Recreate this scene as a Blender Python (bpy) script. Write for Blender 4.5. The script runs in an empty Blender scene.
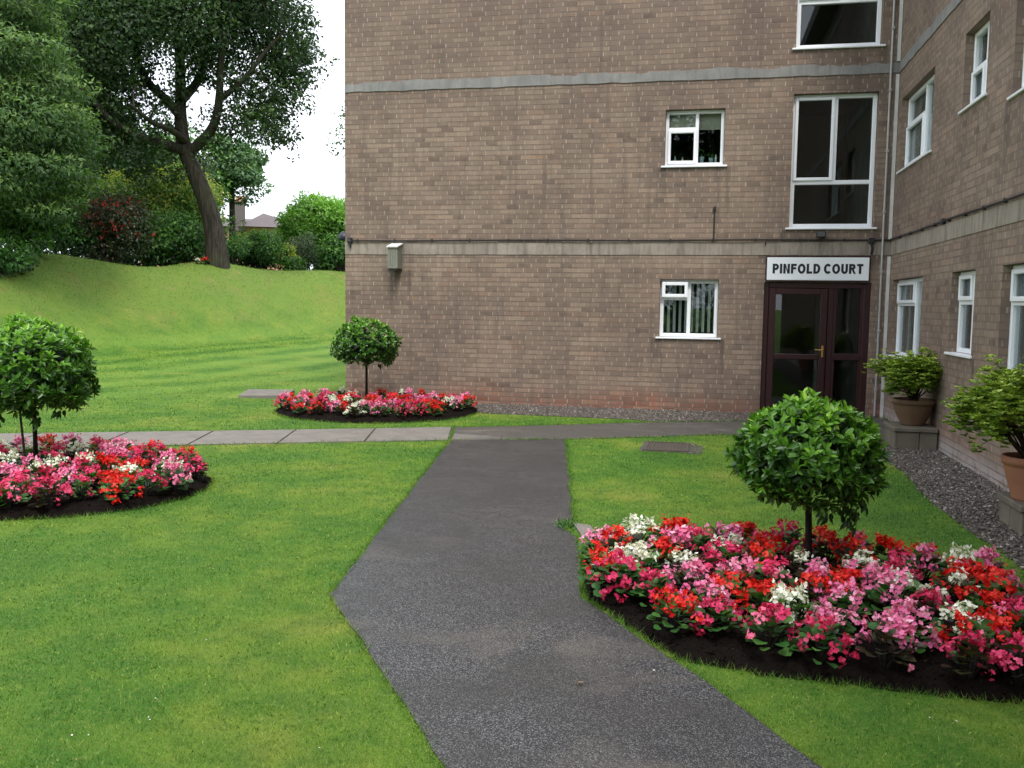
import bpy, math, random
import numpy as np
from mathutils import Matrix, Vector, noise as mnoise
rng = np.random.default_rng(7)
random.seed(7)
S = bpy.context.scene
COL = S.collection
R = math.radians
# ------------------------------------------------------------------ camera numbers
FPX, YAW, PITCH, ROLL, HC = 907.458, 0.199907, 0.0877433, 0.0127791, 1.581
WY = 13.97      # plane of the entrance wing's front wall (y)
WX = 2.70       # plane of the side wing's wall (x)
XL = -5.61      # free corner of the building
def camvecs():
    cy, sy, cp, sp = math.cos(YAW), math.sin(YAW), math.cos(PITCH), math.sin(PITCH)
    fw = np.array([-sy*cp, cy*cp, -sp]); r = np.array([cy, sy, 0.]); u = np.cross(r, fw)
    cr, sr = math.cos(ROLL), math.sin(ROLL)
    return fw, r*cr+u*sr, -r*sr+u*cr
FW, RT, UP = camvecs()
def at(px, py, dist):
    """surveyed point: bearing taken from the photo, at a real horizontal distance"""
    d = FW*FPX + RT*(px-512) + UP*(384-py)
    d = d/np.hypot(d[0], d[1])*dist
    return np.array([d[0], d[1], HC+d[2]])
cam = bpy.data.cameras.new('camera'); co = bpy.data.objects.new('camera', cam); COL.objects.link(co)
cam.sensor_width = 36; cam.lens = FPX/1024*36; cam.clip_end = 2000; cam.clip_start = .05
m = Matrix(((RT[0], UP[0], -FW[0], 0), (RT[1], UP[1], -FW[1], 0), (RT[2], UP[2], -FW[2], HC), (0, 0, 0, 1)))
co.matrix_world = m
S.camera = co

# ------------------------------------------------------------------ node helpers
class NT:
    def __init__(s, name):
        s.m = bpy.data.materials.new(name); s.m.use_nodes = True
        s.t = s.m.node_tree; s.t.nodes.clear()
        s.out = s.t.nodes.new('ShaderNodeOutputMaterial')
    def n(s, typ, **kw):
        nd = s.t.nodes.new(typ)
        for k, v in kw.items():
            if k == 'inp':
                for a, b in v.items():
                    s.put(nd, a, b)
            else: setattr(nd, k, v)
        return nd
    def put(s, nd, key, val):
        sock = nd.inputs[key]
        if isinstance(val, bpy.types.NodeSocket): s.t.links.new(val, sock)
        else: sock.default_value = val
    def math(s, op, a, b=0., c=0., clamp=False):
        nd = s.n('ShaderNodeMath', operation=op, use_clamp=clamp)
        s.put(nd, 0, a); s.put(nd, 1, b); s.put(nd, 2, c)
        return nd.outputs[0]
    def mix(s, f, a, b, mode='MIX'):
        nd = s.n('ShaderNodeMix', data_type='RGBA', blend_type=mode)
        s.put(nd, 0, f); s.put(nd, 6, rgba(a)); s.put(nd, 7, rgba(b))
        return nd.outputs[2]
    def ramp(s, f, stops):
        nd = s.n('ShaderNodeValToRGB'); s.put(nd, 0, f)
        el = nd.color_ramp.elements
        while len(el) < len(stops): el.new(.5)
        for e, (p, c) in zip(el, stops):
            e.position = p; e.color = rgba(c)
        return nd.outputs[0]
    def mr(s, v, a, b, c=0., d=1., smooth=False):
        nd = s.n('ShaderNodeMapRange', interpolation_type='SMOOTHSTEP' if smooth else 'LINEAR')
        for k, x in zip(range(5), (v, a, b, c, d)): s.put(nd, k, x)
        return nd.outputs[0]
    def noise(s, vec, scale, detail=3., rough=.55, dist=0., color=False):
        nd = s.n('ShaderNodeTexNoise'); s.put(nd, 'Vector', vec)
        nd.inputs['Scale'].default_value = scale; nd.inputs['Detail'].default_value = detail
        nd.inputs['Roughness'].default_value = rough; nd.inputs['Distortion'].default_value = dist
        return nd.outputs['Color' if color else 'Fac']
    def obj(s): return s.n('ShaderNodeTexCoord').outputs['Object']
    def geo(s, k='Position'): return s.n('ShaderNodeNewGeometry').outputs[k]
    def attr(s, name): return s.n('ShaderNodeAttribute', attribute_name=name).outputs['Fac']
    def sep(s, v):
        nd = s.n('ShaderNodeSeparateXYZ'); s.put(nd, 0, v); return nd.outputs
    def comb(s, x, y, z):
        nd = s.n('ShaderNodeCombineXYZ'); s.put(nd, 0, x); s.put(nd, 1, y); s.put(nd, 2, z); return nd.outputs[0]
    def bump(s, h, strength=.5, dist=.01, normal=None):
        nd = s.n('ShaderNodeBump'); s.put(nd, 'Height', h)
        nd.inputs['Strength'].default_value = strength; nd.inputs['Distance'].default_value = dist
        if normal is not None: s.put(nd, 'Normal', normal)
        return nd.outputs[0]
    def bsdf(s, color, rough=.6, metal=0., spec=.5, normal=None, surf=True, **kw):
        nd = s.n('ShaderNodeBsdfPrincipled')
        s.put(nd, 'Base Color', rgba(color)); s.put(nd, 'Roughness', rough); s.put(nd, 'Metallic', metal)
        s.put(nd, 'Specular IOR Level', spec)
        if normal is not None: s.put(nd, 'Normal', normal)
        if surf: s.t.links.new(nd.outputs[0], s.out.inputs[0])
        return nd.outputs[0]
def rgba(c):
    if isinstance(c, (tuple, list)) and len(c) == 3: return (*c, 1.)
    if isinstance(c, (float, int)): return (c, c, c, 1.)
    return c
M = {}
def simple(name, c, rough=.5, metal=0., spec=.5, var=.15, scale=30., bump=.1):
    t = NT(name); o = t.obj()
    f = t.noise(o, scale, 4); f2 = t.noise(o, scale*.13, 3)
    k = t.math('ADD', t.math('MULTIPLY', f, .6), t.math('MULTIPLY', f2, .6))
    col = t.mix(k, tuple(x*(1-var) for x in c), tuple(min(1, x*(1+var)) for x in c))
    t.bsdf(col, rough, metal, spec, t.bump(f, bump, .003))
    M[name] = t.m; return t.m

# ---- brick
def mat_brick():
    t = NT('brick'); P = t.geo('Position'); N = t.sep(t.geo('True Normal')); x, y, z = t.sep(P)
    nx = t.math('GREATER_THAN', t.math('ABSOLUTE', N[0]), .5)
    u = t.math('ADD', t.math('MULTIPLY', x, t.math('SUBTRACT', 1., nx)), t.math('MULTIPLY', y, nx))
    wob = t.math('MULTIPLY', t.math('SUBTRACT', t.noise(P, 6., 2), .5), .008)
    zz = t.math('ADD', t.math('ADD', z, wob), .029)
    rowi = t.math('FLOOR', t.math('DIVIDE', zz, .075))
    jit = t.math('MULTIPLY', t.math('SUBTRACT', t.math('FRACT', t.math('MULTIPLY', t.math('SINE', t.math('MULTIPLY', rowi, 12.9898)), 43758.5)), .5), .07)
    jit2 = t.math('MULTIPLY', t.math('SUBTRACT', t.noise(t.comb(t.math('MULTIPLY', u, 1.6), rowi, 0.), 1., 2), .5), .16)
    uv = t.comb(t.math('ADD', u, t.math('ADD', jit, jit2)), zz, 0.)
    def br(m, smooth=.1, size=.0085):
        b = t.n('ShaderNodeTexBrick', offset=.5)
        t.put(b, 'Vector', uv); t.put(b, 'Color1', (0, 0, 0, 1)); t.put(b, 'Color2', (1, 1, 1, 1)); t.put(b, 'Mortar', (.5, .5, .5, 1))
        for k, v in (('Scale', 1.), ('Mortar Size', size), ('Mortar Smooth', smooth), ('Brick Width', .212), ('Row Height', .075)): b.inputs[k].default_value = v
        return b
    b = br(0); rnd = t.sep(b.outputs['Color'])[0]; mort = b.outputs['Fac']
    row = t.math('FRACT', t.math('DIVIDE', zz, .075))
    dr = t.math('MULTIPLY', t.math('MINIMUM', row, t.math('SUBTRACT', 1., row)), .075)   # distance to the bed joint
    bed = t.math('LESS_THAN', dr, .0085)
    bedn = t.noise(t.comb(t.math('MULTIPLY', u, 1.3), t.math('MULTIPLY', rowi, 3.7), 0.), 1., 4, .7)
    perp = t.math('MULTIPLY', mort, t.math('SUBTRACT', 1., bed))
    n1 = t.noise(P, 1.1, 4, .6); n2 = t.noise(P, 9., 4, .6); n3 = t.noise(P, 60., 3, .7)
    base = t.ramp(rnd, [(0., (.105, .074, .058)), (.14, (.185, .132, .100)), (.6, (.250, .182, .135)), (.92, (.335, .250, .182)), (1., (.27, .165, .11))])
    base = t.mix(t.mr(n3, .35, .7, 0., .6), base, (.15, .112, .092))
    base = t.mix(t.mr(n2, .35, .7, 0., .4), base, (.275, .205, .158))
    lay = t.noise(t.comb(t.math('MULTIPLY', u, .5), t.math('MULTIPLY', z, 3.2), 2.), 1., 4, .6)
    base = t.mix(t.mr(lay, .42, .68, 0., .55), base, (.285, .220, .168))
    # weathering: damp red base, lime bloom on the side wing foot
    base = t.mix(t.mr(n1, .42, .66, .0, .6), base, (.125, .090, .076))
    up = t.mr(t.math('ADD', z, t.math('MULTIPLY', n1, 1.6)), 4.6, 7.2, 0., .6)  # vignetting painted into the brick colour, darker up the wall
    base = t.mix(t.math('MULTIPLY', up, t.mr(n2, .35, .65, .45, 1.)), base, (.13, .092, .080))
    lowish = t.mr(t.math('ADD', z, t.math('MULTIPLY', t.math('SUBTRACT', n1, .5), .9)), .02, .33, 1., 0.)
    base = t.mix(t.math('MULTIPLY', lowish, t.mr(n2, .35, .6, .25, 1.)), base, t.mix(rnd, (.20, .075, .045), (.31, .13, .085)))
    patch = t.math('MULTIPLY', t.mr(t.noise(t.comb(t.math('MULTIPLY', u, 2.2), t.math('MULTIPLY', z, 4.), 3.), 1., 1.5), .66, .7), t.mr(rnd, .45, .55))
    base = t.mix(t.math('MULTIPLY', patch, .35), base, (.32, .20, .13))
    bloom = t.math('MULTIPLY', nx, t.mr(t.math('ADD', z, t.math('MULTIPLY', t.math('SUBTRACT', n2, .5), .3)), .10, .24, 1., 0.))
    bloom0 = t.math('MULTIPLY', bloom, t.mr(n2, .33, .55, .2, .85))
    base = t.mix(bloom0, base, (.36, .35, .34))
    # rain streaks under the band and the sills
    st = t.noise(t.comb(t.math('MULTIPLY', u, 9.), t.math('MULTIPLY', z, .45), 0.), 1., 4, .6)
    base = t.mix(t.mr(st, .52, .75, 0., .55), base, (.085, .068, .062))
    drip = None
    for (wl, a, b, zs) in ((0, -.66, .42, 3.64), (0, 1.16, 2.55, 2.72), (0, 1.16, 2.55, 5.28), (0, -.68, .41, 1.09), (1, 11.85, 13.9, .92), (1, 9.7, 10.8, 1.10), (1, 7.1, 9.15, .92), (1, 11.8, 13.8, 3.47), (1, 9.7, 10.8, 3.67), (1, 7.1, 9.2, 3.47), (0, -4.85, -4.5, 2.1)):
        c0 = t.math('MULTIPLY', t.math('GREATER_THAN', u, a), t.math('LESS_THAN', u, b))
        e0 = t.math('SUBTRACT', 1., t.mr(t.math('ABSOLUTE', t.math('SUBTRACT', u, (a+b)/2)), (b-a)/2-.22, (b-a)/2-.04, 1., 0.))
        e0 = t.math('ADD', t.math('MULTIPLY', e0, .75), .25)
        fz = t.math('MULTIPLY', t.math('LESS_THAN', z, zs), t.mr(z, zs-.95, zs, 0., 1.))
        k0 = t.math('MULTIPLY', t.math('MULTIPLY', c0, e0), t.math('MULTIPLY', fz, nx if wl else t.math('SUBTRACT', 1., nx)))
        drip = k0 if drip is None else t.math('ADD', drip, k0)
    base = t.mix(t.math('MULTIPLY', drip, t.mr(st, .36, .6, .15, .9), clamp=True), base, (.085, .066, .055))
    light = t.noise(t.comb(t.math('MULTIPLY', u, 14.), t.math('MULTIPLY', z, .7), 7.), 1., 3, .6)
    under = t.mr(z, 1.7, 2.36, 0., 1.)
    under = t.math('MULTIPLY', under, t.math('LESS_THAN', z, 2.4))
    base = t.mix(t.math('MULTIPLY', t.mr(light, .55, .75, 0., .5), under), base, (.38, .33, .28))
    bcol = t.mix(t.mr(n2, .3, .7), (.10, .078, .064), (.20, .16, .132))  # shadow in the bed joints painted as a darker joint colour
    pcol = t.mix(t.mr(n2, .3, .7), (.30, .24, .185), (.42, .345, .27))
    col = t.mix(t.math('MULTIPLY', bed, t.math('MULTIPLY', mort, t.mr(bedn, .38, .66, .2, 1.))), base, bcol)
    col = t.mix(t.math('MULTIPLY', perp, t.mr(n2, .3, .65, .45, .75)), col, pcol)
    h = t.math('ADD', t.math('MULTIPLY', t.math('SUBTRACT', 1., mort), 1.), t.math('ADD', t.math('MULTIPLY', n3, .35), t.math('MULTIPLY', rnd, .25)))
    t.bsdf(col, .85, spec=.25, normal=t.bump(h, .8, .008))
    M['brick'] = t.m
mat_brick()
def mat_concrete(name, c, stain, sc=1.):
    t = NT(name); P = t.geo('Position'); x, y, z = t.sep(P)
    a = t.noise(P, 2.5*sc, 5, .65); b = t.noise(P, 35*sc, 4, .6)
    st = t.noise(t.comb(t.math('MULTIPLY', t.math('ADD', x, y), 8.), t.math('MULTIPLY', z, .8), 0.), 1., 4, .65)
    col = t.mix(t.mr(a, .35, .65), tuple(k*.72 for k in c), c)
    col = t.mix(t.mr(b, .3, .7, 0., .35), col, tuple(k*.6 for k in c))
    col = t.mix(t.mr(st, .48, .68, 0., stain), col, (.07, .062, .052))
    t.bsdf(col, .85, spec=.3, normal=t.bump(b, .35, .006)); M[name] = t.m
mat_concrete('concrete_band', (.34, .295, .245), .7)
mat_concrete('cement', (.27, .265, .255), .35)
mat_concrete('slab', (.215, .195, .168), .2, 1.5)
mat_concrete('block', (.19, .17, .13), .6, 2.)
mat_concrete('interior_wall', (.36, .38, .36), 0.)
simple('interior_dark', (.045, .043, .04)); simple('upvc', (.80, .82, .85), .32, var=.03, bump=.02)
simple('door_red', (.026, .0045, .006), .42, var=.25, scale=14); simple('black', (.012, .012, .013), .5)
simple('galv', (.36, .35, .34), .5, .3, var=.35, scale=18); simple('brass', (.65, .42, .12), .3, .9)
simple('trunking', (.52, .51, .49), .6, var=.5, scale=9); simple('sign_white', (.80, .83, .86), .35, var=.02); simple('sign_black', (.01, .01, .014), .4)
simple('vent_metal', (.17, .175, .14), .6, var=.35, scale=22); simple('vent_top', (.62, .62, .60), .5)
simple('terracotta', (.30, .125, .07), .75, var=.3, scale=9, bump=.25); simple('terracotta_dark', (.12, .068, .036), .8, var=.35, scale=10, bump=.25)
simple('roof_tile', (.095, .078, .078), .8, var=.3, scale=4); simple('house_brick', (.42, .24, .15), .9); simple('chimney_pot', (.60, .28, .14), .8)
simple('net_curtain', (.66, .70, .67), .9, var=.15, scale=4); simple('blind', (.74, .77, .74), .7, var=.1); simple('cream_blind', (.62, .58, .48), .8, var=.08)
simple('pot_blue', (.42, .60, .62), .4); simple('iron', (.060, .050, .038), .9, 0, var=.5, scale=25, bump=.4)
simple('stake', (.035, .030, .025), .7); simple('dish', (.012, .014, .03), .4); simple('lamp_glass', (.08, .085, .09), .3)
def mat_bark(name, c, sx=14.):
    t = NT(name); o = t.obj(); x, y, z = t.sep(o)
    v = t.comb(t.math('MULTIPLY', x, sx), t.math('MULTIPLY', y, sx), t.math('MULTIPLY', z, sx*.12))
    a = t.noise(v, 1., 5, .6, .4); b = t.noise(o, .9, 3)
    col = t.mix(t.mr(a, .38, .6), tuple(k*.35 for k in c), c)
    col = t.mix(t.mr(b, .5, .75, 0., .5), col, (.045, .06, .02))
    t.bsdf(col, .9, spec=.2, normal=t.bump(a, 1., .05)); M[name] = t.m
mat_bark('bark', (.055, .048, .037)); mat_bark('twig', (.10, .06, .04), 60.); mat_bark('stem', (.035, .028, .024), 80.)
def leafmat(name, stops, rough=.45, transl=.25, spec=.5):
    t = NT(name); a = t.attr('tint')
    col = t.ramp(a, stops)
    f = t.noise(t.geo('Position'), 25., 2)
    col = t.mix(t.mr(f, .3, .7, 0., .25), col, tuple(x*.6 for x in stops[len(stops)//2][1]))
    p = t.bsdf(col, rough, spec=spec, surf=False)
    tr = t.n('ShaderNodeBsdfTranslucent'); t.put(tr, 'Color', t.mix(1., col, (1.25, 1.45, .6), 'MULTIPLY'))
    mx = t.n('ShaderNodeMixShader'); t.put(mx, 0, transl); t.t.links.new(p, mx.inputs[1]); t.t.links.new(tr.outputs[0], mx.inputs[2])
    t.t.links.new(mx.outputs[0], t.out.inputs[0]); M[name] = t.m
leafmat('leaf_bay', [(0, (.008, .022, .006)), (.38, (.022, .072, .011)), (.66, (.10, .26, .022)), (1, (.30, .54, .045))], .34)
leafmat('leaf_oak', [(0, (.009, .022, .009)), (.5, (.026, .058, .020)), (1, (.09, .16, .04))], .55, .3, .25)
leafmat('leaf_feather', [(0, (.020, .05, .018)), (.5, (.085, .16, .055)), (1, (.25, .37, .12))], .6, .3, .25)
leafmat('leaf_dark', [(0, (.012, .036, .011)), (.5, (.044, .13, .030)), (1, (.16, .33, .06))], .45, .25, .35)
leafmat('leaf_laurel', [(0, (.02, .06, .01)), (.5, (.07, .2, .02)), (1, (.22, .46, .045))], .4)
leafmat('leaf_variegated', [(0, (.02, .07, .02)), (.45, (.10, .25, .055)), (.75, (.28, .45, .09)), (1, (.62, .60, .10))], .5)
leafmat('leaf_grey', [(0, (.03, .05, .025)), (.5, (.09, .14, .07)), (1, (.24, .30, .15))], .55)
leafmat('leaf_fuchsia', [(0, (.015, .03, .01)), (.6, (.05, .075, .03)), (1, (.13, .06, .035))], .5)
leafmat('leaf_far', [(0, (.03, .075, .03)), (.5, (.07, .16, .06)), (1, (.16, .28, .09))], .55)
leafmat('leaf_azalea', [(0, (.06, .11, .02)), (.42, (.25, .38, .06)), (1, (.58, .68, .12))], .5)
leafmat('leaf_begonia', [(0, (.010, .035, .010)), (.5, (.04, .13, .028)), (1, (.13, .27, .06))], .45, .2, .3)
leafmat('leaf_bronze', [(0, (.018, .012, .010)), (.5, (.05, .04, .022)), (1, (.07, .11, .035))], .35)
leafmat('petal_red', [(0, (.45, .004, .004)), (.55, (.76, .018, .012)), (1, (.88, .08, .05))], .5, .2, .25)
leafmat('petal_hot', [(0, (.50, .015, .07)), (.6, (.74, .045, .16)), (1, (.86, .19, .34))], .5, .2, .25)
leafmat('petal_pink', [(0, (.64, .085, .25)), (.6, (.81, .22, .42)), (1, (.90, .52, .66))], .5, .2, .25)
leafmat('petal_white', [(0, (.60, .60, .45)), (.6, (.84, .84, .76)), (1, (.90, .90, .86))], .5, .2, .25)
leafmat('petal_fuchsia', [(0, (.25, .012, .01)), (1, (.6, .04, .03))], .5, .2, .25)
leafmat('stamen', [(0, (.75, .5, .05)), (1, (.9, .7, .1))], .6, .0)
leafmat('crumb', [(0, (.005, .004, .0035)), (.7, (.016, .012, .0095)), (1, (.05, .037, .028))], .95, .0, .05)
leafmat('litter', [(0, (.75, .70, .60)), (.45, (.7, .68, .62)), (.5, (.25, .14, .06)), (.8, (.3, .18, .08)), (.82, (.6, .02, .02)), (1, (.75, .2, .3))], .7, .1)
leafmat('pebble', [(0, (.035, .03, .026)), (.4, (.085, .072, .062)), (.75, (.20, .172, .148)), (1, (.50, .46, .42))], .75, .0, .3)

def grass_color(t, P, blade=False):
    x, y, z = t.sep(P)
    a = t.noise(P, .9, 4, .6); b = t.noise(P, 4.5, 4, .6); c = t.noise(P, 22., 4, .65)
    col = t.ramp(a, [(.30, (.058, .180, .020)), (.44, (.105, .255, .024)), (.56, (.195, .325, .034)), (.70, (.32, .365, .062))])
    col = t.mix(t.mr(b, .42, .66, 0., .6), col, (.055, .180, .022))
    col = t.mix(t.mr(c, .52, .7, 0., .5), col, (.30, .39, .08))
    # mowing stripes on the far lawn (sheen of blades laid alternately, put into the colour) and dry moss on the bank
    s = t.math('SINE', t.math('MULTIPLY', t.math('ADD', x, t.math('ADD', t.math('MULTIPLY', y, -.30), t.math('MULTIPLY', a, .6))), 3.7))
    far = t.math('MULTIPLY', t.mr(t.math('ADD', y, t.math('MULTIPLY', x, -.35)), 14., 17.), t.mr(z, 1.1, .4))
    s = t.math('MULTIPLY', t.mr(s, -.7, .7, 0., .6), far)
    col = t.mix(s, col, (.24, .40, .06))
    bank = t.mr(z, .3, 1.6)
    g2 = t.noise(t.comb(t.math('MULTIPLY', x, 3.), t.math('MULTIPLY', y, 3.), t.math('MULTIPLY', z, 9.)), 1., 5, .7)
    col = t.mix(t.math('MULTIPLY', bank, t.mr(b, .30, .60, .3, .85)), col, (.23, .325, .065))
    col = t.mix(t.math('MULTIPLY', bank, t.mr(c, .42, .62, 0., .45)), col, (.15, .24, .03))
    col = t.mix(t.math('MULTIPLY', bank, t.mr(t.noise(P, .8, 5, .7), .53, .70, 0., .6)), col, (.34, .27, .10))
    col = t.mix(t.math('MULTIPLY', bank, t.mr(g2, .60, .74, 0., .35)), col, (.36, .30, .12))
    plateau = t.mr(z, 2.72, 2.82)
    return col, a, b, c
def mat_lawn():
    t = NT('lawn'); P = t.geo('Position')
    col, a, b, c = grass_color(t, P)
    d = t.noise(P, 120., 4, .7); e = t.noise(P, 45., 4, .7)
    col = t.mix(t.mr(d, .35, .65, 0., .55), col, (.03, .07, .010))
    col = t.mix(t.mr(e, .5, .72, 0., .4), col, (.2, .27, .06))
    t.bsdf(col, .8, spec=.2, normal=t.bump(t.math('ADD', d, t.math('MULTIPLY', e, 1.2)), .8, .03)); M['lawn'] = t.m
    t = NT('blade'); P = t.geo('Position')
    col, a, b, c = grass_color(t, P); tint = t.attr('tint')
    col = t.mix(t.mr(tint, .0, .42, .8, 0.), col, (.018, .070, .012))
    col = t.mix(t.mr(tint, .6, 1., 0., .75), col, (.42, .52, .12))
    p = t.bsdf(col, .5, spec=.3, surf=False)
    tr = t.n('ShaderNodeBsdfTranslucent'); t.put(tr, 'Color', col)
    mx = t.n('ShaderNodeMixShader'); t.put(mx, 0, .35); t.t.links.new(p, mx.inputs[1]); t.t.links.new(tr.outputs[0], mx.inputs[2])
    t.t.links.new(mx.outputs[0], t.out.inputs[0]); M['blade'] = t.m
mat_lawn()
def mat_tarmac(name, base, chip, warm):
    t = NT(name); P = t.geo('Position')
    v = t.n('ShaderNodeTexVoronoi'); t.put(v, 'Vector', P); v.inputs['Scale'].default_value = 250.
    vc = t.sep(v.outputs['Color'])[0]
    v2 = t.n('ShaderNodeTexVoronoi'); t.put(v2, 'Vector', P); v2.inputs['Scale'].default_value = 95.
    vd = t.sep(v2.outputs['Color'])[1]
    a = t.noise(P, 1.1, 5, .62, .3); b = t.noise(P, 5., 4, .6)
    col = t.mix(t.mr(vc, .0, 1.), tuple(k*.45 for k in base), tuple(k*1.35 for k in base))
    col = t.mix(t.mr(vc, .80, .86, 0., .9), col, chip)
    col = t.mix(t.mr(vd, .88, .92, 0., .2), col, chip)
    col = t.mix(t.mr(a, .43, .60, 0., .6), col, tuple(k*.62 for k in warm))
    a2 = t.noise(t.comb(t.math('MULTIPLY', t.sep(P)[0], .9), t.math('MULTIPLY', t.sep(P)[1], 1.6), 4.), 1., 5, .6, .4)
    col = t.mix(t.mr(a2, .56, .7, 0., .5), col, tuple(k*2.6 for k in warm))
    col = t.mix(t.mr(b, .55, .75, 0., .4), col, tuple(k*.5 for k in base))
    wet = t.mr(a, .40, .62, .30, .55)
    h = t.math('ADD', t.math('MULTIPLY', v.outputs['Distance'], -.5), t.math('MULTIPLY', v2.outputs['Distance'], -.5))
    t.bsdf(col, wet, spec=.5, normal=t.bump(h, .55, .006)); M[name] = t.m
mat_tarmac('tarmac', (.031, .031, .033), (.19, .19, .19), (.046, .041, .033))
mat_tarmac('old_tarmac', (.072, .067, .061), (.22, .21, .20), (.11, .10, .085))
def mat_soil():
    t = NT('soil'); P = t.geo('Position'); a = t.noise(P, 40., 5, .7); b = t.noise(P, 6., 3)
    col = t.mix(a, (.004, .003, .0026), (.017, .0125, .010)); col = t.mix(t.mr(b, .4, .7, 0., .4), col, (.010, .007, .0055))
    t.bsdf(col, .95, spec=.06, normal=t.bump(a, 1., .03)); M['soil'] = t.m
    t = NT('grit'); P = t.geo('Position'); a = t.noise(P, 60., 5, .7); b = t.noise(P, 3., 3)
    v = t.n('ShaderNodeTexVoronoi'); t.put(v, 'Vector', P); v.inputs['Scale'].default_value = 60.
    col = t.ramp(t.sep(v.outputs['Color'])[0], [(0, (.03, .025, .022)), (.6, (.075, .066, .056)), (1, (.19, .175, .155))])
    col = t.mix(t.mr(b, .45, .65, 0., .5), col, (.05, .06, .03))
    t.bsdf(col, .85, spec=.3, normal=t.bump(v.outputs['Distance'], -1., .02)); M['grit'] = t.m
mat_soil()
def mat_glass():
    t = NT('glass'); tr = t.n('ShaderNodeBsdfTransparent'); t.put(tr, 'Color', (.86, .90, .88, 1))
    g = t.n('ShaderNodeBsdfGlossy'); t.put(g, 'Roughness', .01); t.put(g, 'Color', (.95, .97, 1, 1))
    f = t.n('ShaderNodeFresnel'); f.inputs['IOR'].default_value = 1.5
    fac = t.math('MULTIPLY', f.outputs[0], .85, clamp=True)
    mx = t.n('ShaderNodeMixShader'); t.put(mx, 0, fac); t.t.links.new(tr.outputs[0], mx.inputs[1]); t.t.links.new(g.outputs[0], mx.inputs[2])
    t.t.links.new(mx.outputs[0], t.out.inputs[0]); M['glass'] = t.m
mat_glass()

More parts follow.
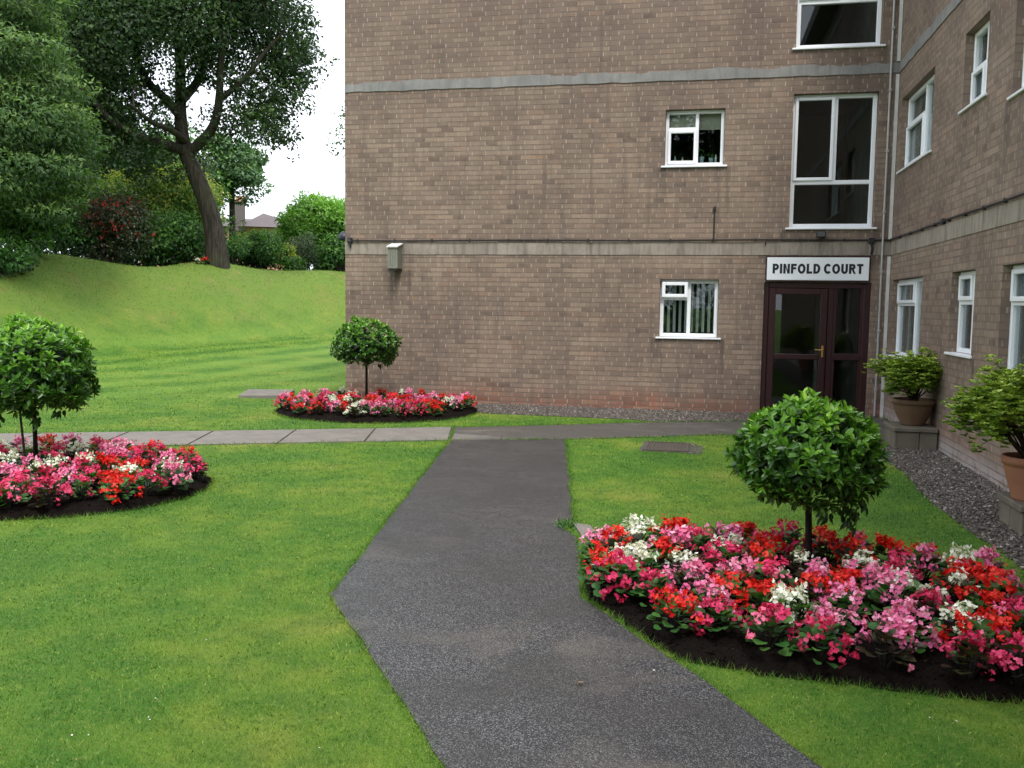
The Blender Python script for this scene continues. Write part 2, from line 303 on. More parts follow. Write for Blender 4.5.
# ------------------------------------------------------------------ object helpers
def rootloc(p):
    while p.parent: p = p.parent
    return np.array(p.location)
def link_mesh(name, me, mats, parent=None, smooth=False):
    for mm in (mats if isinstance(mats, (list, tuple)) else [mats]):
        me.materials.append(M[mm] if isinstance(mm, str) else mm)
    if smooth: me.shade_smooth()
    o = bpy.data.objects.new(name, me); COL.objects.link(o)
    if parent is not None: o.parent = parent
    return o
def tag(o, label=None, cat=None, group=None, kind=None):
    if label: o['label'] = label
    if cat: o['category'] = cat
    if group: o['group'] = group
    if kind: o['kind'] = kind
    return o
def thing(name, label, cat, loc=(0, 0, 0), rz=0., group=None):
    o = bpy.data.objects.new(name, None); COL.objects.link(o); o.location = loc; o.rotation_euler = (0, 0, rz)
    o.empty_display_size = .1
    return tag(o, label, cat, group)
class MB:
    def __init__(s): s.v = []; s.f = []; s.mi = []; s.k = 0
    def add(s, vs, fs):
        b = len(s.v); s.v += [tuple(map(float, p)) for p in vs]; s.f += [tuple(b+i for i in f) for f in fs]; s.mi += [s.k]*len(fs); return s
    def box(s, x0, x1, y0, y1, z0, z1, bev=0.):
        x0, x1 = min(x0, x1), max(x0, x1); y0, y1 = min(y0, y1), max(y0, y1); z0, z1 = min(z0, z1), max(z0, z1)
        b = min(bev, .45*min(x1-x0, y1-y0, z1-z0))
        if b <= 0:
            vs = [(x, y, z) for z in (z0, z1) for y in (y0, y1) for x in (x0, x1)]
            return s.add(vs, [(0, 2, 3, 1), (4, 5, 7, 6), (0, 1, 5, 4), (2, 6, 7, 3), (0, 4, 6, 2), (1, 3, 7, 5)])
        vs = []; idx = {}
        for i in (0, 1):
            for j in (0, 1):
                for k in (0, 1):
                    c = [(x0, x1)[i], (y0, y1)[j], (z0, z1)[k]]; sg = [1 if q == 0 else -1 for q in (i, j, k)]
                    for ax in range(3):
                        p = [c[a]+(0 if a == ax else sg[a]*b) for a in range(3)]
                        idx[(i, j, k, ax)] = len(vs); vs.append(p)
        fs = []
        for ax in range(3):
            o1, o2 = [a for a in range(3) if a != ax]
            for sgn in (0, 1):
                q = []
                for (p1, p2) in ((0, 0), (1, 0), (1, 1), (0, 1)):
                    ijk = [0]*3; ijk[ax] = sgn; ijk[o1] = p1; ijk[o2] = p2; q.append(idx[(*ijk, ax)])
                flip = (sgn == 0) ^ (ax == 1)
                fs.append(tuple(q[::-1] if flip else q))
            for p1 in (0, 1):
                for p2 in (0, 1):
                    A = [0]*3; B = [0]*3; A[ax] = 0; B[ax] = 1; A[o1] = B[o1] = p1; A[o2] = B[o2] = p2
                    fs.append((idx[(*A, o1)], idx[(*B, o1)], idx[(*B, o2)], idx[(*A, o2)]))
            
        for i in (0, 1):
            for j in (0, 1):
                for k in (0, 1): fs.append((idx[(i, j, k, 0)], idx[(i, j, k, 1)], idx[(i, j, k, 2)]))
        return s.add(vs, fs)
    def tube(s, pts, rad, n=8, cap=True):
        pts = [np.array(p, float) for p in pts]
        if not hasattr(rad, '__len__'): rad = [rad]*len(pts)
        vs = []; fs = []; prev = None
        for i, p in enumerate(pts):
            d = pts[min(i+1, len(pts)-1)]-pts[max(i-1, 0)]; d = d/(np.linalg.norm(d)+1e-9)
            ref = prev if prev is not None else (np.array([0, 0, 1.]) if abs(d[2]) < .9 else np.array([1., 0, 0]))
            a = ref-d*np.dot(ref, d); a /= np.linalg.norm(a)+1e-9; b = np.cross(d, a); prev = a
            for k in range(n):
                t = 2*math.pi*k/n; vs.append(p+rad[i]*(a*math.cos(t)+b*math.sin(t)))
        for i in range(len(pts)-1):
            for k in range(n):
                k2 = (k+1) % n; fs.append((i*n+k, i*n+k2, (i+1)*n+k2, (i+1)*n+k))
        if cap: fs += [tuple(range(n))[::-1], tuple(range((len(pts)-1)*n, len(pts)*n))]
        return s.add(vs, fs)
    def lathe(s, c, prof, n=28):
        vs = []; fs = []
        for r, z in prof:
            for k in range(n):
                t = 2*math.pi*k/n; vs.append((c[0]+r*math.cos(t), c[1]+r*math.sin(t), c[2]+z))
        for i in range(len(prof)-1):
            for k in range(n):
                k2 = (k+1) % n; fs.append((i*n+k, i*n+k2, (i+1)*n+k2, (i+1)*n+k))
        return s.add(vs, fs)
    def build(s, name, mat, parent=None, smooth=False, fixn=True):
        me = bpy.data.meshes.new(name)
        v = np.array(s.v, float)
        if parent is not None: v = v-rootloc(parent)
        me.from_pydata(v.tolist(), [], s.f); 
        if any(s.mi): me.polygons.foreach_set('material_index', s.mi)
        if fixn:
            import bmesh
            bm = bmesh.new(); bm.from_mesh(me); bmesh.ops.recalc_face_normals(bm, faces=bm.faces); bm.to_mesh(me); bm.free()
        me.update()
        return link_mesh(name, me, mat, parent, smooth)
def nrm(a): return a/(np.linalg.norm(a, axis=-1, keepdims=True)+1e-9)
def np_mesh(name, V, polys_flat, sizes, tint=None):
    me = bpy.data.meshes.new(name)
    me.vertices.add(len(V)); me.vertices.foreach_set('co', V.astype(np.float32).ravel())
    me.loops.add(len(polys_flat)); me.loops.foreach_set('vertex_index', polys_flat.astype(np.int32))
    me.polygons.add(len(sizes)); st = np.concatenate([[0], np.cumsum(sizes)[:-1]])
    me.polygons.foreach_set('loop_start', st.astype(np.int32))
    me.update(calc_edges=True)
    if tint is not None:
        at_ = me.attributes.new('tint', 'FLOAT', 'POINT'); at_.data.foreach_set('value', tint.astype(np.float32))
    return me
def scatter(tv, tf, C, Y, N, L, W=None, tint=None, origin=None, name='foliage'):
    """copy the small template (tv verts: x across, y along, z normal; tf faces) to every C, all in ONE mesh"""
    C = np.asarray(C, float); n = len(C); tv = np.asarray(tv, float); k = len(tv)
    Y = nrm(Y); X = nrm(np.cross(Y, N)); Z = np.cross(X, Y)
    L = np.broadcast_to(L, n).astype(float); W = L if W is None else np.broadcast_to(W, n).astype(float)
    V = C[:, None]+tv[None, :, 0:1]*(X*W[:, None])[:, None]+tv[None, :, 1:2]*(Y*L[:, None])[:, None]+tv[None, :, 2:3]*(Z*L[:, None])[:, None]
    V = V.reshape(-1, 3)
    if origin is not None: V = V-np.asarray(origin)
    flat = np.concatenate([np.array(f) for f in tf]); sizes = np.tile([len(f) for f in tf], n)
    F = (flat[None]+(np.arange(n)*k)[:, None]).ravel()
    tt = np.repeat(np.clip(tint if tint is not None else rng.random(n), 0, 1), k)
    return np_mesh(name, V, F, sizes, tt)
LEAF4 = ([(0, 0, 0), (.5, .45, .08), (0, 1, -.05), (-.5, .45, .08)], [(0, 1, 2, 3)])
LEAF6 = ([(0, 0, 0), (.42, .3, .07), (.40, .62, .05), (0, 1, -.06), (-.40, .62, .05), (-.42, .3, .07), (0, .45, -.02)],
         [(0, 1, 6), (1, 2, 6), (2, 3, 6), (3, 4, 6), (4, 5, 6), (5, 0, 6)])
ROUND = ([(0, 0, 0), (.42, .12, .10), (.55, .5, .14), (.36, .88, .10), (0, 1, .0), (-.36, .88, .10), (-.55, .5, .14), (-.42, .12, .10), (0, .5, .0)],
         [(8, i, (i+1) % 8) for i in range(8)])
BLADE = ([(-.5, 0, 0), (.5, 0, 0), (0, 1, .25)], [(0, 1, 2)])
def flower_template():
    v = []; f = []
    for ang, l, w in ((0, 1., .95), (180, 1., .95), (90, .8, .6), (270, .8, .6)):
        c, s_ = math.cos(R(ang)), math.sin(R(ang)); b = len(v)
        for (x, y, z) in ((0, 0, 0), (.42, .30, .12), (.50, .62, .22), (.26, .95, .22), (-.26, .95, .22), (-.50, .62, .22), (-.42, .30, .12)):
            x *= w; y *= l; v.append((x*c-y*s_, x*s_+y*c, z if l == 1. else z*.5-.03))
        f += [(b, b+1, b+2), (b, b+2, b+3, b+4), (b, b+4, b+5), (b, b+5, b+6)]
    return v, f
FLOWER = flower_template()
def unit(n):
    a = rng.normal(size=(n, 3)); return nrm(a)
def leaves_obj(name, mat, C, Y, N, L, W, tint, parent, tmpl=LEAF4):
    me = scatter(tmpl[0], tmpl[1], C, Y, N, L, W, tint, rootloc(parent) if parent is not None else None, name)
    return link_mesh(name, me, mat, parent)
def clumps(centers, radii, per, squash=(1, 1, .8), shell=.55):
    """points + outward directions for leaf clumps"""
    Cs = []; Ds = []; Id = []
    for i, (c, r) in enumerate(zip(centers, radii)):
        n = max(8, int(per*r*r)); d = unit(n); rr = shell+(1-shell)*rng.random(n)**.6
        rr *= 1+.22*np.sin(d[:, 0]*5+i)*np.cos(d[:, 2]*6+i*2)
        Cs.append(np.asarray(c)+d*rr[:, None]*r*np.array(squash)); Ds.append(d); Id.append(np.full(n, i))
    return np.concatenate(Cs), np.concatenate(Ds), np.concatenate(Id)
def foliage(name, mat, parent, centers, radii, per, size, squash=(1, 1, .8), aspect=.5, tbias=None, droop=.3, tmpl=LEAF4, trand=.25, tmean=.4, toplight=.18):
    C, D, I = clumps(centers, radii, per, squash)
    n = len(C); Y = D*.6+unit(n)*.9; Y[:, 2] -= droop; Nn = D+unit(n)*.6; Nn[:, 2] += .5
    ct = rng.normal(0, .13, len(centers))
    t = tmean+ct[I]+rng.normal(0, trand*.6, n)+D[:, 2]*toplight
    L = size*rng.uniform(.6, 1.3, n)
    return leaves_obj(name, mat, C, Y, Nn, L, L*aspect, t, parent, tmpl)

# ------------------------------------------------------------------ terrain
FOOT = np.array([(-16, -40), (-15.5, -10), (-15.0, 5), (-14.8, 14), (-14.6, 19.6), (-14.0, 24), (-12.2, 28.5), (-9., 31.2), (0, 33), (25, 33.5), (60, 34)], float)
def foot_dist(X, Y):
    best = np.full(X.shape, 1e9); sign = np.ones(X.shape)
    for a, b in zip(FOOT[:-1], FOOT[1:]):
        d = b-a; t = np.clip(((X-a[0])*d[0]+(Y-a[1])*d[1])/(d@d), 0, 1)
        dx = X-(a[0]+t*d[0]); dy = Y-(a[1]+t*d[1]); r = np.hypot(dx, dy)
        cr = d[0]*dy-d[1]*dx; m = r < best
        best = np.where(m, r, best); sign = np.where(m, np.where(cr > 0, 1., -1.), sign)
    return best*sign
def ground_z(X, Y):
    X = np.asarray(X, float); Y = np.asarray(Y, float)
    lawn = .032*np.clip(Y-16, 0, 18)*np.clip((Y-16)/4, 0, 1)
    lawn = lawn*np.clip((20-X)/20, 0, 1)
    d = foot_dist(X, Y); t = np.clip(d/5.0, 0, 1); s = t*t*(3-2*t)
    top = 2.66+.05*np.sin(X*.35+1)+.04*np.sin(Y*.6)+.22*np.exp(-(((X+16.7)/1.8)**2+((Y-29.6)/1.8)**2))
    z = lawn*(1-s)+top*s
    mound = .10*np.exp(-(((X+19.2)/1.6)**2+((Y-24.5)/2.2)**2))
    z = z+mound*s
    z = z+s*(.06*np.sin(X*1.1+Y*.7)+.05*np.sin(X*.5-Y*1.3))*np.clip(t*2, 0, 1)
    return z
def gz(x, y): return float(ground_z(np.array([x]), np.array([y]))[0])
def grid_mesh(name, xs, ys, zf, mat, kind):
    X, Y = np.meshgrid(xs, ys); Z = zf(X, Y); nx, ny = len(xs), len(ys)
    V = np.stack([X, Y, Z], -1).reshape(-1, 3)
    i = (np.arange(ny-1)[:, None]*nx+np.arange(nx-1)[None]).ravel()
    F = np.stack([i, i+1, i+1+nx, i+nx], -1).ravel()
    me = np_mesh(name, V, F, np.full(len(i), 4)); o = link_mesh(name, me, mat, None, True); tag(o, kind=kind); return o
xs = np.concatenate([[-600, -300, -150, -90], np.arange(-60, -32, 2.), np.arange(-32, 6, .4), np.arange(6, 50, 3.), [60, 100, 200, 400, 600]])
ys = np.concatenate([[-600, -300, -120, -60], np.arange(-40, 10, 2.), np.arange(10, 44, .4), np.arange(44, 100, 4.), [120, 180, 300, 600, 900]])
grid_mesh('lawn', xs, ys, ground_z, 'lawn', 'structure')

def inpoly(P, poly):
    poly = np.asarray(poly); x, y = P[:, 0], P[:, 1]; r = np.zeros(len(P), bool); j = len(poly)-1
    for i in range(len(poly)):
        xi, yi = poly[i]; xj, yj = poly[j]
        c = ((yi > y) != (yj > y)) & (x < (xj-xi)*(y-yi)/(yj-yi+1e-12)+xi); r ^= c; j = i
    return r
def polydist(P, poly):
    poly = np.asarray(poly, float); best = np.full(len(P), 1e9)
    for i in range(len(poly)):
        a = poly[i]; b = poly[(i+1) % len(poly)]; d = b-a; t = np.clip(((P-a)@d)/(d@d), 0, 1)
        best = np.minimum(best, np.hypot(*(P-(a+t[:, None]*d)).T))
    return np.where(inpoly(P, poly), best, -best)
def flat_poly(name, poly, z, mat, kind='structure'):
    mb = MB(); mb.add([(x, y, z) for x, y in poly], [tuple(range(len(poly)))])
    o = mb.build(name, mat, None, fixn=False); me = o.data
    if me.polygons[0].normal.z < 0: me.flip_normals()
    return tag(o, kind=kind)
def wiggle(poly, amp=.012, step=.12):
    out = []
    for i in range(len(poly)):
        a = np.array(poly[i], float); b = np.array(poly[(i+1) % len(poly)], float); L = np.linalg.norm(b-a); n = max(1, int(L/step))
        t = (b-a)/L; nn = np.array([-t[1], t[0]])
        for k in range(n):
            p = a+(b-a)*k/n
            if k: p = p+nn*amp*(mnoise.noise(Vector((p[0]*2.3, p[1]*2.3, 1)))*1.5+mnoise.noise(Vector((p[0]*9, p[1]*9, 4)))*.7)
            out.append(tuple(p))
    return out
TAR = [(-2.75, 10.02), (-1.90, 4.49), (-.80, 2.87), (0, 1.2), (.6, -.2), (1.2, -4), (3.6, -4), (2.2, .6), (1.35, 2.0), (.46, 3.16), (.06, 3.83), (-.06, 4.0), (-.57, 4.76), (-.75, 6.01), (-.90, 6.28), (-.84, 6.45), (-1.47, 10.5)]
TARW = wiggle(TAR)
flat_poly('tarmac_path', TARW, .008, 'tarmac')
# old cross path: from the left edge to the entrance
CROSS = [(-2.75, 10.02), (-1.47, 10.5), (.38, 11.45), (1.2, 11.42), (2.15, 11.37), (2.69, 11.45), (2.69, 13.96), (.95, 13.96), (.95, 13.0), (.58, 12.85), (-.72, 12.32), (-1.98, 11.64), (-3.0, 11.13)]
CROSSW = wiggle(CROSS)
flat_poly('entrance_path', CROSSW, .004, 'old_tarmac')
SL = [(-16., 4.6), (-7.4, 8.06), (-5.51, 8.84), (-3.93, 9.6), (-2.75, 10.02), (-3.0, 11.13), (-4.31, 10.51), (-7.88, 9.04), (-16.5, 5.5)]
def slab_path():
    mb = MB()
    f0 = np.array([(-16., 4.55), (-7.4, 8.06), (-5.51, 8.84), (-3.93, 9.55), (-2.77, 10.02)]); b0 = np.array([(-16.4, 5.45), (-7.88, 9.04), (-4.31, 10.51), (-3.02, 11.10)])
    def along(pl, s):
        seg = np.hypot(*np.diff(pl, axis=0).T); cum = np.concatenate([[0], np.cumsum(seg)]); s = s*cum[-1]
        i = min(len(seg)-1, int(np.searchsorted(cum, s, 'right'))-1); return pl[i]+(pl[i+1]-pl[i])*((s-cum[i])/seg[i])
    n = 15
    for k in range(n):
        a, b = k/n, (k+1)/n; g = .0009; dz = rng.uniform(0, .004)
        q = [along(f0, a+g), along(f0, b-g), along(b0, b-g), along(b0, a+g)]
        z1 = .012+dz
        mb.add([(*p, z1) for p in q]+[(*p, -.02) for p in q], [(0, 1, 2, 3), (0, 4, 5, 1), (1, 5, 6, 2), (2, 6, 7, 3), (3, 7, 4, 0)])
    tag(mb.build('slab_path', 'slab'), kind='structure')
    flat_poly('path_joint_sand', [tuple(p) for p in f0]+[tuple(p) for p in b0[::-1]], .003, 'grit')
slab_path()
GRAV_F = [(-6.1, 13.97), (-6.2, 13.75), (-3.1, 12.72), (-.9, 12.62), (-.50, 12.45), (.58, 12.86), (.95, 13.02), (.95, 13.97)]
GRAV_W = [(2.15, 11.36), (1.98, 10.35), (2.03, 9.24), (1.93, 7.91), (1.97, 7.18), (2.0, 6.5), (2.03, 5.6), (2.05, 3.), (2.05, -3), (2.70, -3), (2.70, 11.42)]
flat_poly('gravel_bed', wiggle(GRAV_F, .03), .0035, 'grit'); flat_poly('gravel_bed', wiggle(GRAV_W, .03), .0035, 'grit')
# pebbles
ICO = None
def pebbles():
    t = (1+5**.5)/2
    v = nrm(np.array([(-1, t, 0), (1, t, 0), (-1, -t, 0), (1, -t, 0), (0, -1, t), (0, 1, t), (0, -1, -t), (0, 1, -t), (t, 0, -1), (t, 0, 1), (-t, 0, -1), (-t, 0, 1)], float))
    f = [(0, 11, 5), (0, 5, 1), (0, 1, 7), (0, 7, 10), (0, 10, 11), (1, 5, 9), (5, 11, 4), (11, 10, 2), (10, 7, 6), (7, 1, 8), (3, 9, 4), (3, 4, 2), (3, 2, 6), (3, 6, 8), (3, 8, 9), (4, 9, 5), (2, 4, 11), (6, 2, 10), (8, 6, 7), (9, 8, 1)]
    v[:, 2] *= .6; v[:, 0] *= .8
    P = []
    for poly, dens, y0 in ((GRAV_F, 2400, -99), (GRAV_W, 4200, 5.)):
        pl = np.array(poly); lo = pl.min(0); hi = pl.max(0); lo[1] = max(lo[1], y0); n = int((hi-lo).prod()*dens)
        q = lo+rng.random((n, 2))*(hi-lo); q = q[polydist(q, poly) > -.01+rng.normal(0, .02, n)]; P.append(q)
    P = np.concatenate(P); n = len(P); s = rng.uniform(.005, .011, n)*(1+.7*(rng.random(n) < .08))
    C = np.column_stack([P, .004+s*.25*rng.random(n)*2]); Y = unit(n); Y[:, 2] *= .3; N = unit(n)*.5; N[:, 2] += 1
    me = scatter(v, f, C, Y, N, s*1.25, s, rng.beta(1.6, 2.2, n), name='gravel')
    o = link_mesh('gravel', me, 'pebble'); tag(o, 'loose grey and brown gravel along the foot of the brick walls', 'gravel', kind='stuff')
pebbles()

# ------------------------------------------------------------------ flower beds
def circle(cx, cy, r, n=40): return [(cx+r*math.cos(2*math.pi*k/n), cy+r*math.sin(2*math.pi*k/n)) for k in range(n)]
BED1 = [(-.65, 5.56), (-.62, 5.2), (-.54, 4.78), (-.30, 4.40), (-.04, 4.02), (.3, 3.93), (.8, 3.90), (1.25, 3.86), (1.6, 3.98), (1.86, 4.3), (1.90, 4.75), (1.80, 5.1), (1.6, 5.38), (1.25, 5.66), (.8, 5.84), (.2, 5.86), (-.35, 5.72)]
BED2 = [(-4.14, 7.22), (-3.98, 6.85), (-3.95, 6.47), (-4.1, 6.02), (-4.4, 5.7), (-4.81, 5.49), (-5.4, 5.35), (-6.2, 5.38), (-6.8, 5.75), (-7.1, 6.4), (-7., 7.15), (-6.5, 7.62), (-5.8, 7.85), (-5.1, 7.82), (-4.5, 7.58)]
BED3 = [p for p in circle(-4.55, 12.60, 1.48, 48) if p[1] < 13.42]
def dome(r_in, amp): return amp
def soil_bed(name, poly):
    pl = np.array(poly); lo = pl.min(0)-.08; hi = pl.max(0)+.08; st = .022
    gx = np.arange(lo[0], hi[0], st); gy = np.arange(lo[1], hi[1], st); X, Y = np.meshgrid(gx, gy); P = np.column_stack([X.ravel(), Y.ravel()])
    d = polydist(P, poly)
    nz = np.array([mnoise.fractal(Vector((p[0]*14, p[1]*14, 0)), 1., 2., 4) for p in P])
    z = np.clip(d*.55, -.03, .055)+np.where(d > -.02, nz*.014, 0)+np.clip(d, 0, .8)*.03
    keep = d > -.06
    nx = len(gx); ny = len(gy); i = (np.arange(ny-1)[:, None]*nx+np.arange(nx-1)[None]).ravel()
    k4 = keep[i] & keep[i+1] & keep[i+nx] & keep[i+nx+1]; i = i[k4]
    F = np.stack([i, i+1, i+1+nx, i+nx], -1).ravel()
    me = np_mesh(name, np.column_stack([P, z]), F, np.full(len(i), 4)); o = link_mesh(name, me, 'soil', None, True); tag(o, kind='structure')
    return lambda x, y: float(np.clip(polydist(np.array([[x, y]]), poly)[0]*.55, -.03, .055)+.02)
def crumbs(poly, n, where):
    pl = np.array(poly); lo = pl.min(0); hi = pl.max(0); q = lo+rng.random((n, 2))*(hi-lo); d = polydist(q, poly); q = q[(d > .0)]; d = d[d > 0]
    return np.column_stack([q, np.clip(d*.55, 0, .055)+.006])
bedz = [soil_bed('bed_soil', b) for b in (BED1, BED2, BED3)]
CR = np.concatenate([crumbs(BED1, 9000, 0), crumbs(BED2, 6000, 0), crumbs(BED3, 2500, 0)])
n = len(CR); s = rng.uniform(.004, .013, n)*(1+(rng.random(n) < .05))
tetra = ([(.5, -.4, -.3), (-.5, -.4, -.3), (0, .6, -.2), (0, 0, .5)], [(0, 2, 1), (0, 1, 3), (1, 2, 3), (2, 0, 3)])
o = link_mesh('soil_crumbs', scatter(tetra[0], tetra[1], CR, unit(n), unit(n), s*1.3, s, rng.beta(1.3, 3, n), name='soil_crumbs'), 'crumb')
tag(o, 'dark crumbs of bare soil scattered over the flower beds', 'soil', kind='stuff')

PR = {}
def begonia(color, bronze, seed, size=1.):
    r = thing('begonia', '', 'plant')
    n = 46; th = rng.uniform(0, 2*math.pi, n); el = rng.uniform(.02, 1.25, n)
    d = np.column_stack([np.cos(th)*np.cos(el), np.sin(th)*np.cos(el), np.sin(el)]); C = d*np.array([.12, .12, .13])*rng.uniform(.55, 1.05, (n, 1)); C[:, 2] += .025
    Y = d.copy(); Y[:, 2] *= .3; Nn = d*.6+unit(n)*.35; Nn[:, 2] += .9
    L = rng.uniform(.038, .066, n)
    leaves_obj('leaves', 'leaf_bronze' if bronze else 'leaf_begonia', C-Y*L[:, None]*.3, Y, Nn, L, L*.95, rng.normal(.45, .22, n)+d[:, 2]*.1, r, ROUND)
    mb = MB()
    for k in range(7):
        a = rng.uniform(0, 6.28); e = rng.uniform(.03, .10); mb.tube([(0, 0, -.03), (math.cos(a)*e*.5, math.sin(a)*e*.5, .06), (math.cos(a)*e, math.sin(a)*e, .12)], [.006, .005, .003], 5)
    mb.build('stems', 'stem', r)
    nc = 21; th = rng.uniform(0, 2*math.pi, nc); el = rng.uniform(.12, 1.5, nc)**.9
    el[:4] = rng.uniform(1.1, 1.5, 4); cd = np.column_stack([np.cos(th)*np.cos(el), np.sin(th)*np.cos(el), np.sin(el)]); cc = cd*np.array([.150, .150, .165])*rng.uniform(.75, 1.1, (nc, 1))+[0, 0, .030]
    idx = rng.integers(0, nc, 185); n = 185; off = unit(n)*rng.uniform(.004, .036, (n, 1)); C = cc[idx]+off
    N = cd[idx]*.8+nrm(off)*.7+unit(n)*.25; N[:, 1] += 0; Y = unit(n)
    L = rng.uniform(.0100, .0162, n)
    t0 = rng.normal(.5, .22, nc)[idx]+rng.normal(0, .16, n)
    me = scatter(FLOWER[0], FLOWER[1], C, Y, N, L, L, t0, name='blossoms'); link_mesh('blossoms', me, 'petal_'+color, r)
    return r
def copy_tree(o, parent=None):
    c = o.copy(); COL.objects.link(c); c.parent = parent
    for ch in o.children: copy_tree(ch, c)
    return c
protos = {}
used = set()
for ci, cname in enumerate(('red', 'hot', 'pink', 'white')):
    protos[cname] = [begonia(cname, b, ci*10+b) for b in (0, 1, 0)]
WORDS = {'red': 'bright red', 'hot': 'deep pink', 'pink': 'pale pink', 'white': 'creamy white'}
def place_begonia(color, x, y, z, s, label, group, k=None):
    k = rng.integers(0, 3) if k is None else k; p = protos[color][k]
    if (color, k) in used: o = copy_tree(p)
    else: used.add((color, k)); o = p
    o.location = (x, y, z); o.rotation_euler = (rng.normal(0, .08), rng.normal(0, .08), rng.uniform(0, 6.28)); o.scale = (s*rng.uniform(.92, 1.12), s*rng.uniform(.92, 1.12), s*rng.uniform(.88, 1.15))
    tag(o, label, 'flowering plant', group); return o
ORD = ['leftmost', 'second', 'third', 'fourth', 'fifth', 'sixth', 'seventh', 'eighth', 'ninth', 'tenth', 'eleventh', 'twelfth', 'thirteenth', 'fourteenth', 'fifteenth', 'sixteenth', 'seventeenth', 'eighteenth', 'nineteenth', 'twentieth']
def plant_bed(poly, gap, trunk, bed_name, zf, inset, scale, xmin=-99, rows=None):
    pl = np.array(poly); lo = pl.min(0); hi = pl.max(0); pts = []
    cand = lo+rng.random((9000, 2))*(hi-lo); d = polydist(cand, poly)
    for p, dd in zip(cand, d):
        ins = inset
        if dd < ins or np.hypot(*(p-trunk)) < .17 or p[0] < xmin: continue
        if all((p[0]-q[0])**2+(p[1]-q[1])**2 > gap*gap for q in pts): pts.append(p)
    pts = np.array(pts); pts = pts[np.argsort(pts[:, 1])]
    nrow = rows; groups = np.array_split(np.arange(len(pts)), nrow)
    out = []
    for ri, g in enumerate(groups):
        items = []
        for i in g:
            x, y = pts[i]
            v = mnoise.noise(Vector((x*2.3+3, y*2.3, 5)))*.35+rng.uniform(-.55, .5)
            c = 'red' if v > .10 else 'hot' if v > -.18 else 'pink' if v > -.46 else 'white'
            if rng.random() < .07: c = 'white'
            items.append((c, x, y, (x*RT[0]+y*RT[1])/(x*FW[0]+y*FW[1])))
        for c in ('red', 'hot', 'pink', 'white'):
            sub = sorted([q for q in items if q[0] == c], key=lambda q: q[3])
            for k, q in enumerate(sub):
                rowname = 'front' if ri == 0 else 'back' if ri == nrow-1 else ORD[ri]
                pos = 'only' if len(sub) == 1 else 'leftmost' if k == 0 else 'rightmost' if k == len(sub)-1 else ORD[k]+' from left'
                lab = f"{WORDS[c]} begonia, {pos} of its colour in {rowname} row of {bed_name}"
                place_begonia(c, q[1], q[2], zf(q[1], q[2])-.012, scale*rng.uniform(.9, 1.12), lab, 'begonias planted in the '+bed_name)
plant_bed(BED1, .186, (.67, 5.32), 'right bed', bedz[0], .075, .97, rows=8)
plant_bed(BED2, .215, (-5.67, 6.91), 'left bed', bedz[1], .11, .97, xmin=-6.75, rows=8)
plant_bed(BED3, .225, (-4.87, 12.96), 'far bed', bedz[2], .10, .88, rows=6)

